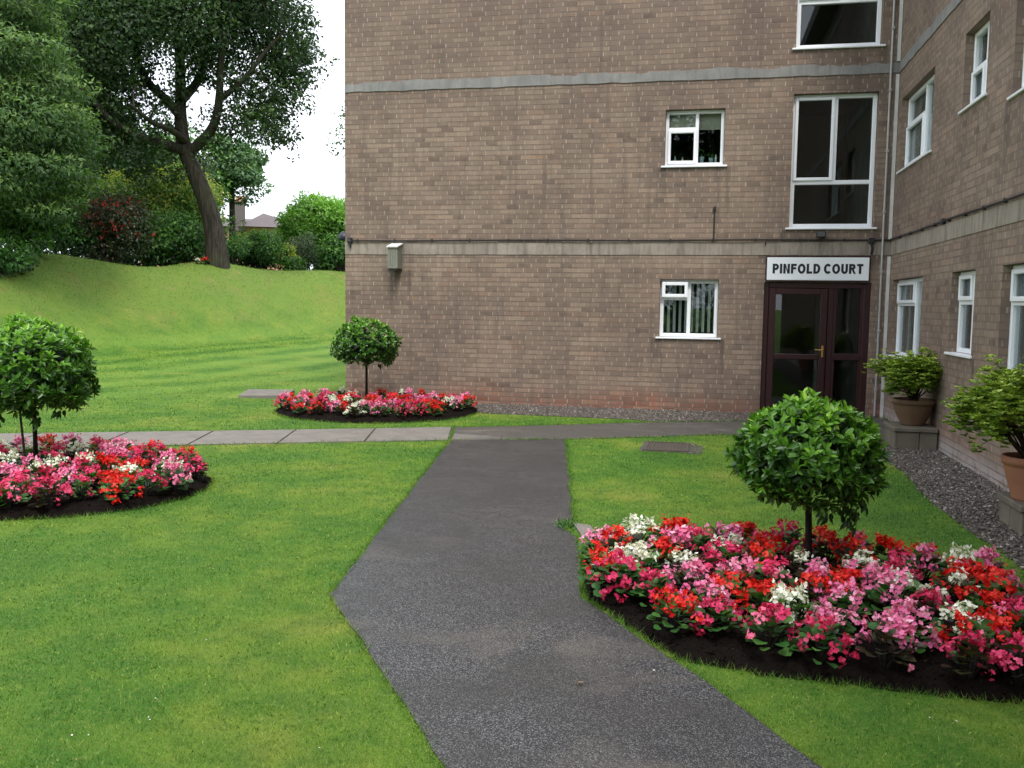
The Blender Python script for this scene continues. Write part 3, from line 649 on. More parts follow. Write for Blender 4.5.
# ------------------------------------------------------------------ grass blades
def grass():
    N0 = 15000; K = int(N0*12.25*1.5*math.log(24/2.6)); 
    r = 2.6*(24/2.6)**rng.random(K); th = rng.uniform(-.70, .62, K)+YAW   # bearing left of +y
    P = np.column_stack([-np.sin(th)*r, np.cos(th)*r])
    ok = P[:, 0] < 2.1
    e = rng.normal(0, .008, K)
    ok &= polydist(P, TARW) < .0+e
    for pl, m in ((CROSSW, -.0), (SL, -.0)): ok &= polydist(P, pl) < m+e
    for pl in (BED1, BED2, BED3): ok &= polydist(P, pl) < .015
    for pl in (GRAV_F, GRAV_W): ok &= polydist(P, pl) < .02+3*e
    for (x0, x1, y0, y1) in ((-.56, -.02, 9.85, 10.62), (-7.62, -6.5, 13.55, 14.6)): ok &= ~((P[:, 0] > x0) & (P[:, 0] < x1) & (P[:, 1] > y0) & (P[:, 1] < y1))
    ok &= ~((P[:, 1] > 13.9) & (P[:, 0] > XL-.02)) & (foot_dist(P[:, 0], P[:, 1]) < 0)
    ok &= rng.random(K) > np.clip((r-13)/10, 0, 1)
    P = P[ok]; r = r[ok]; n = len(P)
    C = np.column_stack([P, ground_z(P[:, 0], P[:, 1])-.003])
    Y = unit(n)*.65; Y[:, 2] = np.abs(Y[:, 2])*.3+.75; N = unit(n); N[:, 2] = 0
    w = .0022*np.maximum(1, r/3.2)**.9*rng.uniform(.6, 1.4, n); L = rng.uniform(.010, .025, n)*np.maximum(1, (r/6)**.3)
    cv = np.array([mnoise.noise(Vector((p[0]*3.1, p[1]*3.1, 8.))) for p in P]); cl = (rng.random(n) < .03) | ((cv > .12) & (rng.random(n) < .22)); w = np.where(cl, w*3.2, w); L = np.where(cl, L*.75, L)
    me = scatter(BLADE[0], BLADE[1], C, Y, N, L, w, np.clip(rng.normal(.47, .33, n), 0, 1), name='grass')
    o = link_mesh('grass', me, 'blade'); tag(o, 'short mown green grass covering the lawns', 'grass', kind='stuff'); print('blades', n)
    K = 90000; r = rng.uniform(19, 40, K); th = rng.uniform(-.02, .52, K)+YAW; P = np.column_stack([-np.sin(th)*r, np.cos(th)*r])
    d = foot_dist(P[:, 0], P[:, 1]); ok = (d > -3.5) & (d < 6.) & (P[:, 0] < XL-.5) & (rng.random(K) < np.clip((d+3.5)/2.5, 0, 1)); P = P[ok]; n = len(P)
    C = np.column_stack([P, ground_z(P[:, 0], P[:, 1])-.005]); Y = unit(n)*.9; Y[:, 2] = np.abs(Y[:, 2])*.4+.55; N = unit(n); N[:, 2] = 0
    o = link_mesh('bank_grass', scatter(BLADE[0], BLADE[1], C, Y, N, rng.uniform(.03, .07, n), rng.uniform(.010, .024, n), np.clip(rng.normal(.5, .16, n), 0, 1), name='bank_grass'), 'blade'); tag(o, 'rougher tufted grass growing on the steep bank', 'grass', kind='stuff')
    # taller fringe where the lawn meets hard edges and beds
    E = []
    for pl, dens in ((TARW, 420), (CROSSW, 300), (SL, 260), (BED1, 500), (BED2, 380), (BED3, 260)):
        pl = np.array(pl)
        for a, b in zip(pl, np.roll(pl, -1, 0)):
            L_ = np.hypot(*(b-a)); k = int(L_*dens); t = rng.random(k)
            q = a+t[:, None]*(b-a)+rng.normal(0, .014, (k, 2)); E.append(q)
    P = np.concatenate(E); ok = (P[:, 0] > -9) & (P[:, 1] > 2)
    for pl in (TARW, CROSSW, SL, BED1, BED2, BED3, GRAV_F, GRAV_W): ok &= polydist(P, pl) < .006
    P = P[ok]; n = len(P); C = np.column_stack([P, np.zeros(n)]); Y = unit(n)*.8; Y[:, 2] = np.abs(Y[:, 2])*.4+.6; N = unit(n); N[:, 2] = 0
    r = np.hypot(*P.T)
    me = scatter(BLADE[0], BLADE[1], C, Y, N, rng.uniform(.02, .05, n), .003*np.maximum(1, r/4), np.clip(rng.normal(.35, .25, n), 0, 1), name='edge_grass')
    o = link_mesh('edge_grass', me, 'blade'); tag(o, 'longer grass fringing the path and flower bed edges', 'grass', kind='stuff')
    # petals and bits of leaf lying about
    K = 170; r = 2.8*(22/2.8)**rng.random(K); th = rng.uniform(-.6, .55, K)+YAW; P = np.column_stack([-np.sin(th)*r, np.cos(th)*r]); P = P[P[:, 0] < 2]
    P = P[(polydist(P, TARW) < 0) | (rng.random(len(P)) < .12)]
    n = len(P); C = np.column_stack([P, ground_z(P[:, 0], P[:, 1])+.02]); N = unit(n)*.4; N[:, 2] += 1; Y = unit(n); Y[:, 2] = 0
    s = rng.uniform(.004, .009, n)*(1+(rng.random(n) < .05)*1.8)
    o = link_mesh('fallen_petals', scatter(LEAF6[0], LEAF6[1], C, Y, N, s*1.4, s, np.where(rng.random(n) < .72, rng.random(n)*.45, rng.random(n)), name='fallen_petals'), 'litter')
    tag(o, 'scattered white, brown and red fallen petals on the lawn', 'petals', kind='stuff')
grass()

# ------------------------------------------------------------------ the building
B = thing('apartment_building', 'long brown brick block of flats with white windows and maroon entrance door', 'building', (-1.4, WY, 0))
class Wall:      # u runs along the wall, d is the distance out from its face
    def __init__(s, kind): s.k = kind
    def p(s, u, d, z): return (u, WY-d, z) if s.k == 'F' else (WX-d, u, z)
    def box(s, mb, u0, u1, d0, d1, z0, z1, bev=0.):
        a = s.p(u0, d0, z0); b = s.p(u1, d1, z1); mb.box(a[0], b[0], a[1], b[1], a[2], b[2], bev)
    def quad(s, mb, pts): mb.add([s.p(*q) for q in pts], [tuple(range(len(pts)))])
F_, W_ = Wall('F'), Wall('W')
REV = .085
HT = 7.95
OPEN = {'F': [(-.55, .315, 3.665, 4.49), (1.275, 2.44, 2.745, 4.66), (1.275, 2.44, 5.30, 7.20), (-.565, .305, 1.115, 1.985), (.955, 2.455, 0., 1.955)],
        'W': [(12.0, 13.78, .93, 1.99), (9.83, 10.69, 1.12, 1.99), (7.25, 9.01, .93, 1.99), (11.93, 13.72, 3.49, 4.49), (9.83, 10.65, 3.69, 4.49), (7.25, 9.04, 3.49, 4.49)]}
def wall_sheet(w, u0, u1, z0, z1, opens):
    mb = MB(); us = sorted({u0, u1, *[q for o in opens for q in o[:2]]}); zs = sorted({z0, z1, *[q for o in opens for q in o[2:]]})
    for a, b in zip(us[:-1], us[1:]):
        for c, d in zip(zs[:-1], zs[1:]):
            mu, mz = (a+b)/2, (c+d)/2
            if any(o[0] < mu < o[1] and o[2] < mz < o[3] for o in opens): continue
            w.quad(mb, [(a, 0, c), (b, 0, c), (b, 0, d), (a, 0, d)])
    for o in opens:
        a, b, c, d = o; r = -.30
        for q in ([(a, 0, c), (a, r, c), (a, r, d), (a, 0, d)], [(b, 0, c), (b, r, c), (b, r, d), (b, 0, d)], [(a, 0, d), (b, 0, d), (b, r, d), (a, r, d)], [(a, 0, c), (b, 0, c), (b, r, c), (a, r, c)]): w.quad(mb, q)
    return mb
mb = wall_sheet(F_, XL, WX, -.1, HT, OPEN['F']); mb2 = wall_sheet(W_, -3., WY, -.1, HT, OPEN['W'])
mb.add(mb2.v, mb2.f)
YB = 24.
mb.add([(XL, WY, -.1), (XL, YB, -.1), (XL, YB, HT), (XL, WY, HT)], [(0, 1, 2, 3)])
mb.add([(XL, YB, -.1), (12, YB, -.1), (12, YB, HT), (XL, YB, HT)], [(0, 1, 2, 3)])
mb.add([(12, YB, -.1), (12, -3, -.1), (12, -3, HT), (12, YB, HT)], [(0, 1, 2, 3)])
mb.add([(12, -3, -.1), (WX, -3, -.1), (WX, -3, HT), (12, -3, HT)], [(0, 1, 2, 3)])
mb.build('brick_wall', 'brick', B, fixn=False)
mb = MB(); mb.box(XL-.35, 12.3, WY-.35, YB+.3, HT, HT+.28); mb.box(WX-.35, 12.3, -3.3, WY-.36, HT+.001, HT+.281); mb.build('roof', 'cement', B)  # roof out of view; its overhang added to shade the wall tops
# inside: floors, partition and pale stair-hall wall
mb = MB()
for z in (2.42, 4.97): mb.box(XL+.05, WX-.01, WY+.32, YB-.1, z, z+.1); mb.box(WX+.32, 11.9, -2.9, YB-.1, z+.001, z+.101)
mb.box(XL+.05, WX-.05, WY+3.2, WY+3.3, 0, HT-.1); mb.box(WX+3., WX+3.1, -2.9, WY+3, 0, HT-.1); mb.box(.75, .83, WY+.32, WY+3.2, 0, HT-.1)
mb.build('inner_wall', 'interior_dark', B)
mb = MB(); mb.box(2.47, 2.52, WY+.32, WY+3.1, .01, HT-.1); mb.box(1.9, 2.0, WY+1.6, WY+1.7, 0.01, 2.4); mb.build('stair_wall', 'interior_wall', B)
# concrete string band and cement repair band
def band(name, mat, zlo, zhi, proud, jag, us):
    mb = MB()
    for w, (u0, u1) in us:
        n = int((u1-u0)/.06); U = np.linspace(u0, u1, n+1)
        top = [zhi+jag*(mnoise.noise(Vector((u*1.7, 3.1, zlo)))+.6*mnoise.noise(Vector((u*7, 1.1, zlo)))) for u in U]
        bot = [zlo+.35*jag*mnoise.noise(Vector((u*4, 9.1, zlo))) for u in U]
        for i in range(n):
            pr = proud
            w.quad(mb, [(U[i], pr, bot[i]), (U[i+1], pr, bot[i+1]), (U[i+1], pr, top[i+1]), (U[i], pr, top[i])])
            w.quad(mb, [(U[i], 0, top[i]+.004), (U[i+1], 0, top[i+1]+.004), (U[i+1], pr, top[i+1]), (U[i], pr, top[i])])
            w.quad(mb, [(U[i], 0, bot[i]-.003), (U[i+1], 0, bot[i+1]-.003), (U[i+1], pr, bot[i+1]), (U[i], pr, bot[i])])
    mb.build(name, mat, B, fixn=False)
band('concrete_band', 'concrete_band', 2.35, 2.535, .010, .008, ((F_, (XL+.002, WX-.012)), (W_, (-2.9, WY-.012))))
band('cement_band', 'cement', 4.905, 5.045, .014, .045, ((F_, (XL+.002, WX-.015)), (W_, (-2.9, WY-.016))))
band('cement_band', 'cement', 7.46, 7.60, .014, .022, ((F_, (XL+.002, WX-.015)), (W_, (-2.9, WY-.016))))
# windows
def window(w, o, panes, sash, cover=None, sill=True, label=None, fw=.05, transom=(), mullion=(), small=None):
    u0, u1, z0, z1 = o; mb = MB(); d0, d1 = -.155, -.085+.0
    e = .003; a, b, c, d = u0+e, u1-e, z0+e, z1-e
    w.box(mb, a, a+fw, d0, d1, c, d, .006); w.box(mb, b-fw, b, d0, d1, c, d, .006)
    w.box(mb, a+fw, b-fw, d0, d1, c, c+fw, .006); w.box(mb, a+fw, b-fw, d0, d1, d-fw, d, .006)
    for (mu, za, zb) in mullion: w.box(mb, mu-fw/2, mu+fw/2, d0+.002, d1-.002, za, zb, .005)
    for (tz, ua, ub) in transom: w.box(mb, ua, ub, d0+.001, d1-.003, tz-fw/2, tz+fw/2, .005)
    for (sa, sb, sc, sd) in sash:
        t = .045; q0, q1 = d1-.02, d1+.022
        w.box(mb, sa, sa+t, q0, q1, sc, sd, .006); w.box(mb, sb-t, sb, q0, q1, sc, sd, .006)
        w.box(mb, sa+t, sb-t, q0, q1, sc, sc+t, .006); w.box(mb, sa+t, sb-t, q0, q1, sd-t, sd, .006)
    f = mb.build('window', 'upvc', B)
    if label: f['label'] = label
    g = MB(); w.box(g, a+fw*.5, b-fw*.5, -.128, -.120, c+fw*.5, d-fw*.5); g.build('pane', 'glass', f)
    if sill:
        s = MB(); w.box(s, u0-.05, u1+.05, -.085, .035 if w.k == 'F' else .028, z0-.026, z0+.001, .005); s.build('sill', 'upvc', f)
    if cover == 'slats':
        s = MB(); n = int((b-a)/.085)
        for k in range(n):
            uu = a+(k+.5)*(b-a)/n; ang = .80
            hw = .030; du, dd = hw*math.cos(ang), hw*math.sin(ang)
            s.add([w.p(uu-du, -.19-dd, c+.07), w.p(uu+du, -.19+dd, c+.07), w.p(uu+du, -.19+dd, d), w.p(uu-du, -.19-dd, d)], [(0, 1, 2, 3)])
        w.box(s, a, b, -.25, -.21, d-.04, d)
        s.build('vertical_blind', 'blind', f, fixn=False)
    if cover in ('curtain', 'halfcurtain'):
        s = MB(); n = 60; pu = []
        for k in range(n+1):
            uu = a+(b-a)*k/n; pu.append((uu, -.185+.018*math.sin(k*1.7)+.008*math.sin(k*.63)))
        for (p1, q1), (p2, q2) in zip(pu[:-1], pu[1:]):
            s.add([w.p(p1, q1, c), w.p(p2, q2, c), w.p(p2, q2, d), w.p(p1, q1, d)], [(0, 1, 2, 3)])
        s.build('net_curtain', 'net_curtain', f, fixn=False, smooth=True)
    if cover == 'roller':
        s = MB(); w.box(s, a, b, -.20, -.19, d-.27, d); s.build('roller_blind', 'cream_blind', f)
    return f
o = OPEN['F'][0]; mu = -.085
window(F_, o, 0, [(o[0]+.04, mu, o[2]+.04, 4.20)], 'roller', transom=[(4.215, o[0]+.05, mu)], mullion=[(mu, o[2]+.05, o[3]-.05)])
for dz in (0, 2.555):
    o = OPEN['F'][1 if dz == 0 else 2]
    window(F_, o, 0, [(o[0]+.035, 1.86, 3.43+dz, o[3]-.04)], transom=[(3.405+dz, o[0]+.05, o[1]-.05)], mullion=[(1.875, 3.43+dz, o[3]-.05)], fw=.06)
o = OPEN['F'][3]
window(F_, o, 0, [], 'slats', transom=[(1.70, o[0]+.05, -.13)], mullion=[(-.13, o[2]+.05, o[3]-.05)], fw=.055)
# small top vent standing ajar
mb = MB(); a, b, c, d = -.535, -.15, 1.715, 1.945
for (p0, p1, q0, q1) in ((a, a+.05, c, d), (b-.05, b, c, d), (a+.05, b-.05, c, c+.05), (a+.05, b-.05, d-.05, d)): F_.box(mb, p0, p1, -.06, -.015, q0, q1, .006)
mb.build('vent_sash', 'upvc', B)
for oi, (msplit, cov) in ((0, (12.72, 'curtain')), (3, (12.70, 'curtain')), (2, (7.95, 'curtain')), (5, (7.95, 'curtain'))):
    o = OPEN['W'][oi]; zt = o[3]-.34 if oi in (0, 2) else o[2]+.62
    if oi in (0, 2): sash = [(msplit+.02, o[1]-.035, o[3]-.33, o[3]-.04)]
    else: sash = [(msplit+.02, o[1]-.035, o[2]+.04, zt-.02)]
    window(W_, o, 0, sash, cov, transom=[(zt, msplit, o[1]-.05)], mullion=[(msplit, o[2]+.05, o[3]-.05)])
for oi in (1, 4):
    o = OPEN['W'][oi]; zt = o[3]-.33 if oi == 1 else o[2]+.40; ms = 10.17
    sash = [(ms+.01, o[1]-.035, zt+.02, o[3]-.04)] if oi == 1 else [(ms+.01, o[1]-.035, o[2]+.04, zt-.01)]
    window(W_, o, 0, sash, None, transom=[(zt, ms, o[1]-.05)], mullion=[(ms, o[2]+.05, o[3]-.05)])
# entrance door set
mb = MB(); D0, D1 = -.12, -.03
F_.box(mb, .958, 1.03, D0, D1, .0, 1.952, .006); F_.box(mb, 2.365, 2.452, D0, D1, 0, 1.952, .006); F_.box(mb, 1.03, 2.365, D0, D1, 1.87, 1.952, .006)
F_.box(mb, 1.87, 1.95, D0, D1, 0, 1.87, .006); F_.box(mb, 1.95, 2.365, D0, D1, 0, .12, .006); F_.box(mb, 1.95, 2.365, D0, D1, .82, .92, .006)
F_.box(mb, 1.95, 1.99, D0, D1-.01, .12, 1.87); F_.box(mb, 2.32, 2.365, D0, D1-.01, .12, 1.87)
fr = mb.build('door_frame', 'door_red', B)
g = MB(); F_.box(g, 1.97, 2.34, -.082, -.075, .1, 1.87); g.build('pane', 'glass', fr)
mb = MB(); L0, L1 = -.10, -.012
F_.box(mb, 1.035, 1.13, L0, L1, .012, 1.865, .008); F_.box(mb, 1.765, 1.865, L0, L1, .012, 1.865, .008)
F_.box(mb, 1.13, 1.765, L0, L1, 1.775, 1.865, .008); F_.box(mb, 1.13, 1.765, L0, L1, .012, .15, .008); F_.box(mb, 1.13, 1.765, L0, L1, .82, .90, .008)
dr = mb.build('door', 'door_red', B)
g = MB(); F_.box(g, 1.11, 1.785, -.060, -.053, .12, 1.80); g.build('pane', 'glass', dr)
mb = MB(); F_.box(mb, 1.803, 1.832, -.012, .0, .86, 1.03, .004); mb.tube([(1.818, WY-0, .97), (1.818, WY-.05, .97), (1.70, WY-.055, .97)], [.010, .010, .008], 8); mb.build('handle', 'brass', dr)
# pipes and cables (parts of the building)
mb = MB(); mb.tube([(2.575, WY-.035, .02), (2.575, WY-.035, 7.9)], .016, 8)
for z in np.arange(.4, 7.8, .85): F_.box(mb, 2.553, 2.597, 0, .058, z, z+.03)
mb.build('downpipe', 'galv', B)
mb = MB()
for a, b in ((0, 2.33), (2.56, 4.88), (5.06, 7.44)): F_.box(mb, 2.650, 2.694, .004, .034, a, b)
mb.build('corner_trunking', 'trunking', B)
mb = MB(); Z = 2.567
us = np.arange(-5.50, 2.66, .3)
mb.tube([(u, WY-.028-.004*math.sin(u*3), Z+.004*math.sin(u*1.7)) for u in us]+[(2.66, WY-.03, Z)], .0125, 6)
mb.tube([(WX-.028, y, Z+.004*math.sin(y*1.9)) for y in np.arange(13.93, 3., -.35)], .0125, 6)
for u in np.arange(-5.4, 2.6, .62): F_.box(mb, u, u+.02, .0, .042, Z-.018, Z+.022)
for u in np.arange(3.4, 13.9, .62): W_.box(mb, u, u+.014, .0, .034, Z-.022, Z+.018)
mb.tube([(-5.54, WY-.03, Z+.03), (-5.52, WY-.04, Z-.01), (-5.50, WY-.035, Z-.12)], [.02, .022, .01], 6); F_.box(mb, -5.56, -5.48, .0, .05, Z-.04, Z+.05, .01)
mb.tube([(.205, WY-.02, Z), (.205, WY-.02, 3.0)], .010, 6); F_.box(mb, .185, .225, .0, .045, 3.0, 3.06, .005)
mb.tube([(2.42, WY-.02, Z), (2.44, WY-.03, 2.45), (2.43, WY-.02, 2.36)], .018, 6); F_.box(mb, 2.38, 2.47, .0, .05, Z-.05, Z+.03, .01); W_.box(mb, 11.05, 11.14, 0, .045, Z-.03, Z+.035, .008)
mb.tube([(.95, WY-.02, Z), (.95, WY-.02, Z-.08)], .008, 5)
mb.build('cable', 'black', B)

# sign over the door
sg = thing('entrance_sign', 'white rectangular sign reading PINFOLD COURT in black capitals over the entrance door', 'sign', (1.69, WY, 1.965))
mb = MB(); F_.box(mb, .965, 2.425, .004, .034, 1.965, 2.335, .004); mb.build('sign_frame', 'door_red', sg)
mb = MB(); F_.box(mb, .985, 2.405, .030, .038, 1.985, 2.315, .002); mb.build('sign_board', 'sign_white', sg)
def lettering(word, x0, x1, z0, h, parent):
    T = .265
    def arc(cx, cy, rx, ry, a0, a1, n=18):      # a ring segment of stroke width T
        return [('q', [(cx+rx*math.cos(a), cy+ry*math.sin(a)), (cx+rx*math.cos(b), cy+ry*math.sin(b)), (cx+(rx-T)*math.cos(b), cy+(ry-T*.9)*math.sin(b)), (cx+(rx-T)*math.cos(a), cy+(ry-T*.9)*math.sin(a))])
                for a, b in zip(np.linspace(R(a0), R(a1), n+1)[:-1], np.linspace(R(a0), R(a1), n+1)[1:])]
    def bar(a, b, c, d): return [('q', [(a, c), (b, c), (b, d), (a, d)])]
    t9 = T*.86
    def bowl(w, c, d): return bar(T, w-(d-c)/2, d-t9, d)+bar(T, w-(d-c)/2, c, c+t9)+[('q', [(w-(d-c)/2+(d-c)/2*math.cos(a), (c+d)/2+(d-c)/2*math.sin(a)), (w-(d-c)/2+(d-c)/2*math.cos(b), (c+d)/2+(d-c)/2*math.sin(b)),
            (w-(d-c)/2+((d-c)/2-T)*math.cos(b), (c+d)/2+((d-c)/2-t9)*math.sin(b)), (w-(d-c)/2+((d-c)/2-T)*math.cos(a), (c+d)/2+((d-c)/2-t9)*math.sin(a))]) for a, b in zip(np.linspace(-math.pi/2, math.pi/2, 15)[:-1], np.linspace(-math.pi/2, math.pi/2, 15)[1:])]
    G = {'P': (.70, bar(0, T, 0, 1)+bowl(.70, .36, 1)), 'I': (T, bar(0, T, 0, 1)), 'N': (.74, bar(0, T, 0, 1)+bar(.74-T, .74, 0, 1)+[('q', [(T-.001, 1), (T-.001, .66), (.74-T+.001, 0), (.74-T+.001, .34)])]),
         'F': (.64, bar(0, T, 0, 1)+bar(T, .64, 1-t9, 1)+bar(T, .58, .42, .42+t9)), 'O': (.88, arc(.44, .5, .44, .515, 0, 360, 36)), 'L': (.64, bar(0, T, 0, 1)+bar(T, .64, 0, t9)),
         'D': (.76, bar(0, T, 0, 1)+bar(T, .34, 1-t9, 1)+bar(T, .34, 0, t9)+[('q', [(.34+.42*math.cos(a), .5+.5*math.sin(a)), (.34+.42*math.cos(b), .5+.5*math.sin(b)), (.34+(.42-T)*math.cos(b), .5+(.5-t9)*math.sin(b)), (.34+(.42-T)*math.cos(a), .5+(.5-t9)*math.sin(a))]) for a, b in zip(np.linspace(-math.pi/2, math.pi/2, 19)[:-1], np.linspace(-math.pi/2, math.pi/2, 19)[1:])]),
         'C': (.80, arc(.44, .5, .44, .515, 42, 318, 28)), 'U': (.74, bar(0, T, .36, 1)+bar(.74-T, .74, .36, 1)+arc(.37, .36, .37, .375, 180, 360)),
         'R': (.76, bar(0, T, 0, 1)+bowl(.71, .42, 1)+[('q', [(.30, .42), (.52, .44), (.78, 0), (.54, 0)])]), 'T': (.68, bar(.34-T/2, .34+T/2, 0, 1-t9)+bar(0, .68, 1-t9, 1)), ' ': (.16, [])}
    gap = .125; W = sum(G[c][0] for c in word)+gap*(len(word)-1); sx = (x1-x0)/W; mb = MB(); x = 0
    for c in word:
        w, parts = G[c]
        for _, qd in parts:
            v = [(x0+(x+a)*sx, WY-.0405, z0+b*h) for a, b in qd]; v2 = [(a, WY-.0375, b) for a, _, b in v]; mb.add(v+v2, [(0, 1, 2, 3), (0, 4, 5, 1), (1, 5, 6, 2), (2, 6, 7, 3), (3, 7, 4, 0)])
        x += w+gap
    mb.build('lettering', 'sign_black', parent)
lettering('PINFOLD COURT', 1.065, 2.325, 2.080, .142, sg)

t = thing('floodlight', 'small black floodlight under the tall window, above the door sign', 'lamp', (1.72, WY, 2.60))
mb = MB(); F_.box(mb, 1.655, 1.785, .03, .11, 2.60, 2.69, .012); F_.box(mb, 1.70, 1.74, 0, .03, 2.62, 2.66); mb.build('housing', 'black', t)
mb = MB(); F_.box(mb, 1.668, 1.772, .108, .114, 2.612, 2.678); mb.build('lamp_glass', 'lamp_glass', t)
mb = MB(); mb.tube([(1.76, WY-.05, 2.60), (1.77, WY-.06, 2.55)], .014, 8); mb.build('sensor', 'black', t)
t = thing('vent_box', 'weathered grey-green metal vent box high on the brick wall near its left corner', 'vent', (-4.72, WY, 2.12))
mb = MB(); x0, x1 = -4.80, -4.64; vs = [(x0, WY, 2.12), (x1, WY, 2.12), (x1, WY-.26, 2.12), (x0, WY-.26, 2.12), (x0, WY, 2.50), (x1, WY, 2.50), (x1, WY-.26, 2.44), (x0, WY-.26, 2.44)]
mb.add(vs, [(0, 1, 2, 3), (3, 2, 6, 7), (1, 5, 6, 2), (0, 3, 7, 4), (0, 4, 5, 1), (4, 7, 6, 5)])
for xx in (-4.76, -4.72, -4.68): mb.box(xx-.004, xx+.004, WY-.268, WY-.26, 2.16, 2.42)
mb.build('hood', 'vent_metal', t)
mb = MB(); mb.add([(x0-.015, WY, 2.512), (x1+.015, WY, 2.512), (x1+.015, WY-.285, 2.446), (x0-.015, WY-.285, 2.446), (x0-.015, WY, 2.53), (x1+.015, WY, 2.53), (x1+.015, WY-.285, 2.462), (x0-.015, WY-.285, 2.462)],
                  [(0, 1, 2, 3), (3, 2, 6, 7), (1, 5, 6, 2), (0, 3, 7, 4), (0, 4, 5, 1), (4, 7, 6, 5)]); mb.build('cap', 'vent_top', t)
mb = MB(); mb.box(x0+.012, x1-.012, WY-.25, WY-.02, 2.085, 2.12); mb.build('outlet', 'black', t)
t = thing('wall_lamp', 'dark domed wall lamp fixed round the left corner of the brick building', 'lamp', (XL, WY+.3, 2.6))
mb = MB(); mb.lathe((XL-.13, WY+.3, 2.62), [(0, .12), (.06, .11), (.105, .06), (.115, 0), (.10, -.03), (0, -.035)], 16); mb.build('dome', 'dish', t, True)
mb = MB(); mb.box(XL-.14, XL, WY+.28, WY+.32, 2.71, 2.74); mb.build('bracket', 'dish', t)
# things on the upstairs window ledge
def ledge_pot(x, label, h, mat, plant):
    t = thing('flower_pot' if plant else 'bottle', label, 'pot' if plant else 'bottle', (x, WY+.19, 3.73))
    mb = MB()
    if plant: mb.lathe((x, WY+.19, 3.73), [(0, 0), (.028, 0), (.036, h), (.030, h), (.028, h-.012), (0, h-.012)], 14)
    else: mb.lathe((x, WY+.19, 3.73), [(0, 0), (.017, 0), (.018, h*.65), (.008, h*.78), (.008, h), (0, h)], 12)
    mb.build('vessel', mat, t, True)
    if plant:
        C = np.array([x, WY+.19, 3.73+h])+rng.normal(0, 1, (40, 3))*[.022, .02, .03]+[0, 0, .04]; d = unit(40); d[:, 2] += .6
        leaves_obj('leaves', 'leaf_dark', C, d, unit(40), .04, .015, rng.random(40), t)
ledge_pot(-.005, 'pale blue pot with a small plant on upstairs window ledge', .09, 'pot_blue', True)
ledge_pot(.13, 'pale pot with plant at the right end of upstairs window ledge', .07, 'pot_blue', True)
ledge_pot(.20, 'pale bottle at right end of the upstairs window ledge', .12, 'upvc', False)
ledge_pot(-.40, 'slim pale bottle at the left of upstairs window ledge', .11, 'pot_blue', False)
ledge_pot(-.29, 'cream bottle in left half of the upstairs window ledge', .09, 'cream_blind', False)

# ------------------------------------------------------------------ drain cover, slab, plinths, pots
t = thing('drain_cover', 'rusty ribbed rectangular drain cover sunk in the lawn beside the entrance path', 'drain cover', (-.3, 10.25, 0))
mb = MB(); mb.box(-.54, -.50, 9.93, 10.57, -.02, .016); mb.box(-.09, -.05, 9.93, 10.57, -.02, .016); mb.box(-.50, -.09, 9.93, 9.965, -.02, .016); mb.box(-.50, -.09, 10.535, 10.57, -.02, .016); mb.build('rim', 'iron', t)
mb = MB(); mb.box(-.50, -.09, 9.965, 10.535, -.02, .006)
for k in range(11): mb.box(-.485+k*.037, -.470+k*.037, 9.98, 10.52, .004, .013)
mb.build('plate', 'iron', t)
flat_poly('bare_soil', wiggle([(-.57, 9.89), (.08, 9.86), (.10, 10.4), (.0, 10.62), (-.57, 10.61)], .04), .0045, 'grit')
mb = MB(); mb.add([(-7.62, 14.52, .05), (-6.80, 14.60, .055), (-6.55, 13.64, .055), (-7.30, 13.55, .04), (-7.62, 14.52, -.02), (-6.80, 14.60, -.02), (-6.55, 13.64, -.02), (-7.30, 13.55, -.02)], [(0, 1, 2, 3), (0, 4, 5, 1), (1, 5, 6, 2), (2, 6, 7, 3), (3, 7, 4, 0)])
tag(mb.build('concrete_slab', 'slab'), 'pale concrete inspection slab lying on the far lawn left of the far flower bed', 'slab')
def plinth(x0, x1, y0, y1, h, label):
    t = thing('plinth', label, 'plinth', ((x0+x1)/2, (y0+y1)/2, 0), group='block plinths under the plant pots')
    mb = MB(); n = 2; hb = h-.052
    ym = (y0+y1)/2; xm = x0+(x1-x0)*.58
    for a, b in ((x0, xm-.003), (xm+.003, x1)):
        for c, d in ((y0, ym-.003), (ym+.003, y1)): mb.box(a, b, c, d, 0, hb, .006)
    mb.build('blocks', 'block', t)
    mb = MB(); mb.box(x0-.02, x1, y0-.02, y1+.02, hb+.001, h, .008); mb.build('coping', 'block', t)
plinth(2.235, 2.685, 10.85, 11.40, .25, 'grey block plinth by the entrance under the darker bowl pot')
plinth(2.275, 2.685, 6.86, 7.34, .22, 'mossy block plinth at the right edge under the orange terracotta pot')
def pot(x, y, z, r, h, mat, label, rb=.6):
    t = thing('plant_pot', label, 'plant pot', (x, y, z), group='terracotta pots along the side wall')
    mb = MB(); prof = [(0, 0), (r*rb, 0), (r*rb*1.02, h*.06), (r*.80, h*.42), (r*.93, h*.76), (r*.93, h*.80), (r, h*.82), (r*1.02, h*.9), (r, h), (r*.90, h), (r*.88, h*.9), (r*.86, h*.86)]
    mb.lathe((x, y, z), prof, 36); mb.build('vessel', mat, t, True)
    mb = MB(); mb.lathe((x, y, z), [(r*.87, h*.88), (r*.4, h*.91), (0, h*.92)], 24); mb.build('soil', 'soil', t, True)
pot(2.475, 11.13, .251, .235, .30, 'terracotta_dark', 'wide brown bowl shaped pot on the plinth beside the entrance', .55)
pot(2.40, 7.09, .221, .20, .315, 'terracotta', 'orange terracotta pot at the right edge on its block plinth', .62)
